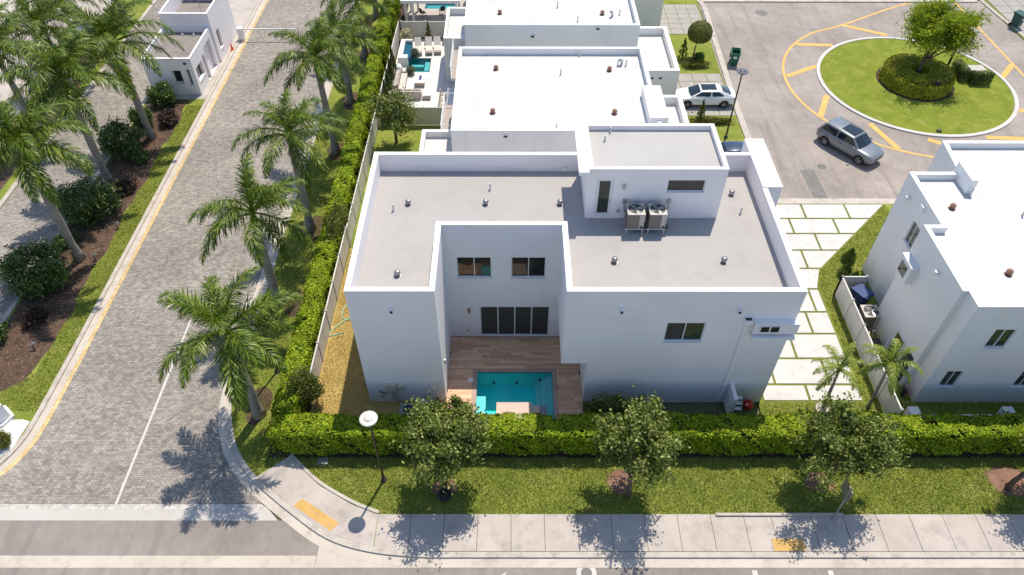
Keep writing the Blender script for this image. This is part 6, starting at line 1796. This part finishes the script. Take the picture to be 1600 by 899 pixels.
a2 = r_.random(9000) * 6.28; zz = r_.random(9000) * 1.15 + .1
side_ = np.stack([IC[0] + (3.0 - .1 * zz + r_.normal(0, .05, 9000)) * np.cos(a2), IC[1] + (3.0 - .1 * zz + r_.normal(0, .05, 9000)) * np.sin(a2), zz], 1)
a3 = r_.random(2500) * 6.28
in_ = np.stack([IC[0] + .8 * np.cos(a3), IC[1] + .8 * np.sin(a3), r_.random(2500) * 1.2], 1)
on_ = np.concatenate([np.tile([0, 0, 1.0], (m, 1)), np.stack([np.cos(a2), np.sin(a2), 0 * a2], 1), np.stack([-np.cos(a3), -np.sin(a3), 0 * a3], 1)])
add_mesh("foliage", leaf_mesh("foliage", np.concatenate([top_, side_, in_]), .085, M_RING, .3, on_, .55, r_), RH)
obj("shade_core", MB().lathe([(2.8, .1), (2.75, 1.05), (1.0, 1.08), (.95, .1)], 32, (*IC, 0), cap=False), M_CORE, RH)  # dark filler ring, its colour stands for shade within the hedge
struct("ring_bed", MB().lathe([(3.3, .075), (.01, .135)], 36, (*IC, 0), cap=False), M_SOIL)
box_hedge("utility_hedge", "small three-sided box hedge round a pale cabinet on the island", 40.1, 40.75, 57.9, 60.0, 1.15, M_HEDGE_D, 104, 420, .07, wob=.04)
box_hedge("utility_hedge", "small front hedge before the pale cabinet on the island", 40.8, 42.6, 57.4, 58.0, 1.15, M_HEDGE_D, 105, 420, .07, wob=.04)
UC = thing("utility_cabinet", "pale low utility cabinet inside the small island hedge", "cabinet", (41.6, 58.7, 0))
obj("body", MB().box(40.95, 42.2, 58.2, 59.1, .0, .95), M_BEIGE, UC)
obj("lid", MB().box(40.9, 42.25, 58.15, 59.15, .951, 1.02), M_ACTOP, UC)
single("sprinkler_box", MB().box(35.0, 35.35, 50.15, 50.4, -.03, .12), M_DARK, "small dark valve box at the island's near kerb", "valve box")

# ------------------------------------------------------------------ grass blades standing in the nearer lawns
def blades(name, polys, dens, mat, seed, hgt=.075):
    r = np.random.default_rng(seed)
    P = []
    for x0, x1, y0, y1, f in polys:
        n = int((x1 - x0) * (y1 - y0) * dens)
        q = np.stack([r.uniform(x0, x1, n), r.uniform(y0, y1, n)], 1)
        if f is not None: q = q[[f(*p) for p in q]]
        P.append(q)
    P = np.concatenate(P)
    n = len(P)
    base = np.concatenate([P, np.full((n, 1), -.02)], 1)
    a = r.random(n) * 6.28
    h = hgt * r.uniform(.5, 1.3, n)
    lean = r.uniform(.2, 1.2, n) * h
    w = .020 * r.uniform(.7, 1.4, n)
    d = np.stack([np.cos(a), np.sin(a)], 1)
    s = np.stack([-d[:, 1], d[:, 0]], 1)
    V = np.zeros((n, 3, 3))
    V[:, 0] = base; V[:, 1] = base; V[:, 2] = base
    V[:, 0, :2] += s * w[:, None]; V[:, 1, :2] -= s * w[:, None]; V[:, 2, :2] += d * lean[:, None]; V[:, 2, 2] += h
    me = mesh_arr(name, V.reshape(-1, 3), np.arange(3 * n).reshape(-1, 3), mat)
    return tag(add_mesh(name, me), kind="stuff")
def off_walk(x, y):
    if x > -6.6: return not any((x - cx) ** 2 / rx ** 2 + (y - cy) ** 2 / ry ** 2 < .8 for cx, cy, rx, ry in ((-3.4, 18.3, .65, .6), (5.7, 18.55, .7, .75), (16.0, 18.55, .75, .6), (25.9, 18.6, 1.2, .9)))
    if x > -11.7: return y > float(np.interp(x, [p[0] for p in cb], [p[1] for p in cb])) + .2
    return y > 20.2
blades("grass_front", [(-12.5, 34, 16.80, 20.0, off_walk)], 620, M_BLADE, 201)
kx = lambda y: float(np.interp(y, [p[1] for p in reversed(KB_in)], [p[0] for p in reversed(KB_in)]))
blades("grass_bend", [(-15.8, -11.8, 18.9, 22.5, lambda x, y: x > kx(y) + .06 and y > 19.08 + (x + 13.05) * .868 and (x - (-14.2)) ** 2 / .5 + (y - 23.3) ** 2 / 1.7 > 1)], 420, M_BLADE, 206)
blades("grass_side", [(-15.7, -12.7, 22.5, 50, None)], 300, M_BLADE, 202)
blades("grass_corner", [(20.1, 20.8, 22.2, 31.9, None), (20.1, 27.4, 31.95, 40.9, lambda x, y: x > dv_right(y) + .12 and (y > 34.3 or x < 23.4) and (x < 22.4 or y > 31.9)), (14.03, 20.0, 22.15, 23.45, None), (21.2, 40, 22.5, 23.5, None)], 420, M_BLADE, 203)
blades("grass_median", [(-27.75, -26.42, 25.5, 54, lambda x, y: x > -27.72 + .12 * math.sin(y * .9) + .09 * math.sin(y * 2.3 + 1)), (-29.6, -26.5, 22.9, 25.5, lambda x, y: not (x < -28.0 and y > 24.2 + (x + 29.2) * .8))], 420, M_BLADE, 204)
blades("grass_dry", [(-11.0, -8.0, 22.3, 36, None)], 520, M_BLADE_DRY, 205, .06)
lr = np.random.default_rng(210)
lc = np.stack([lr.uniform(-31.2, -27.9, 5200), lr.uniform(24.6, 54.6, 5200), np.full(5200, .012) + lr.random(5200) * .03], 1)
tag(add_mesh("leaf_litter", leaf_mesh("leaf_litter", lc, .055, leafmat("litter_leaf", [(.10, .06, .04), (.22, .14, .09), (.36, .25, .16), (.06, .04, .03)], .8, .1, .1), 2.5, None, .5, lr)), kind="stuff")
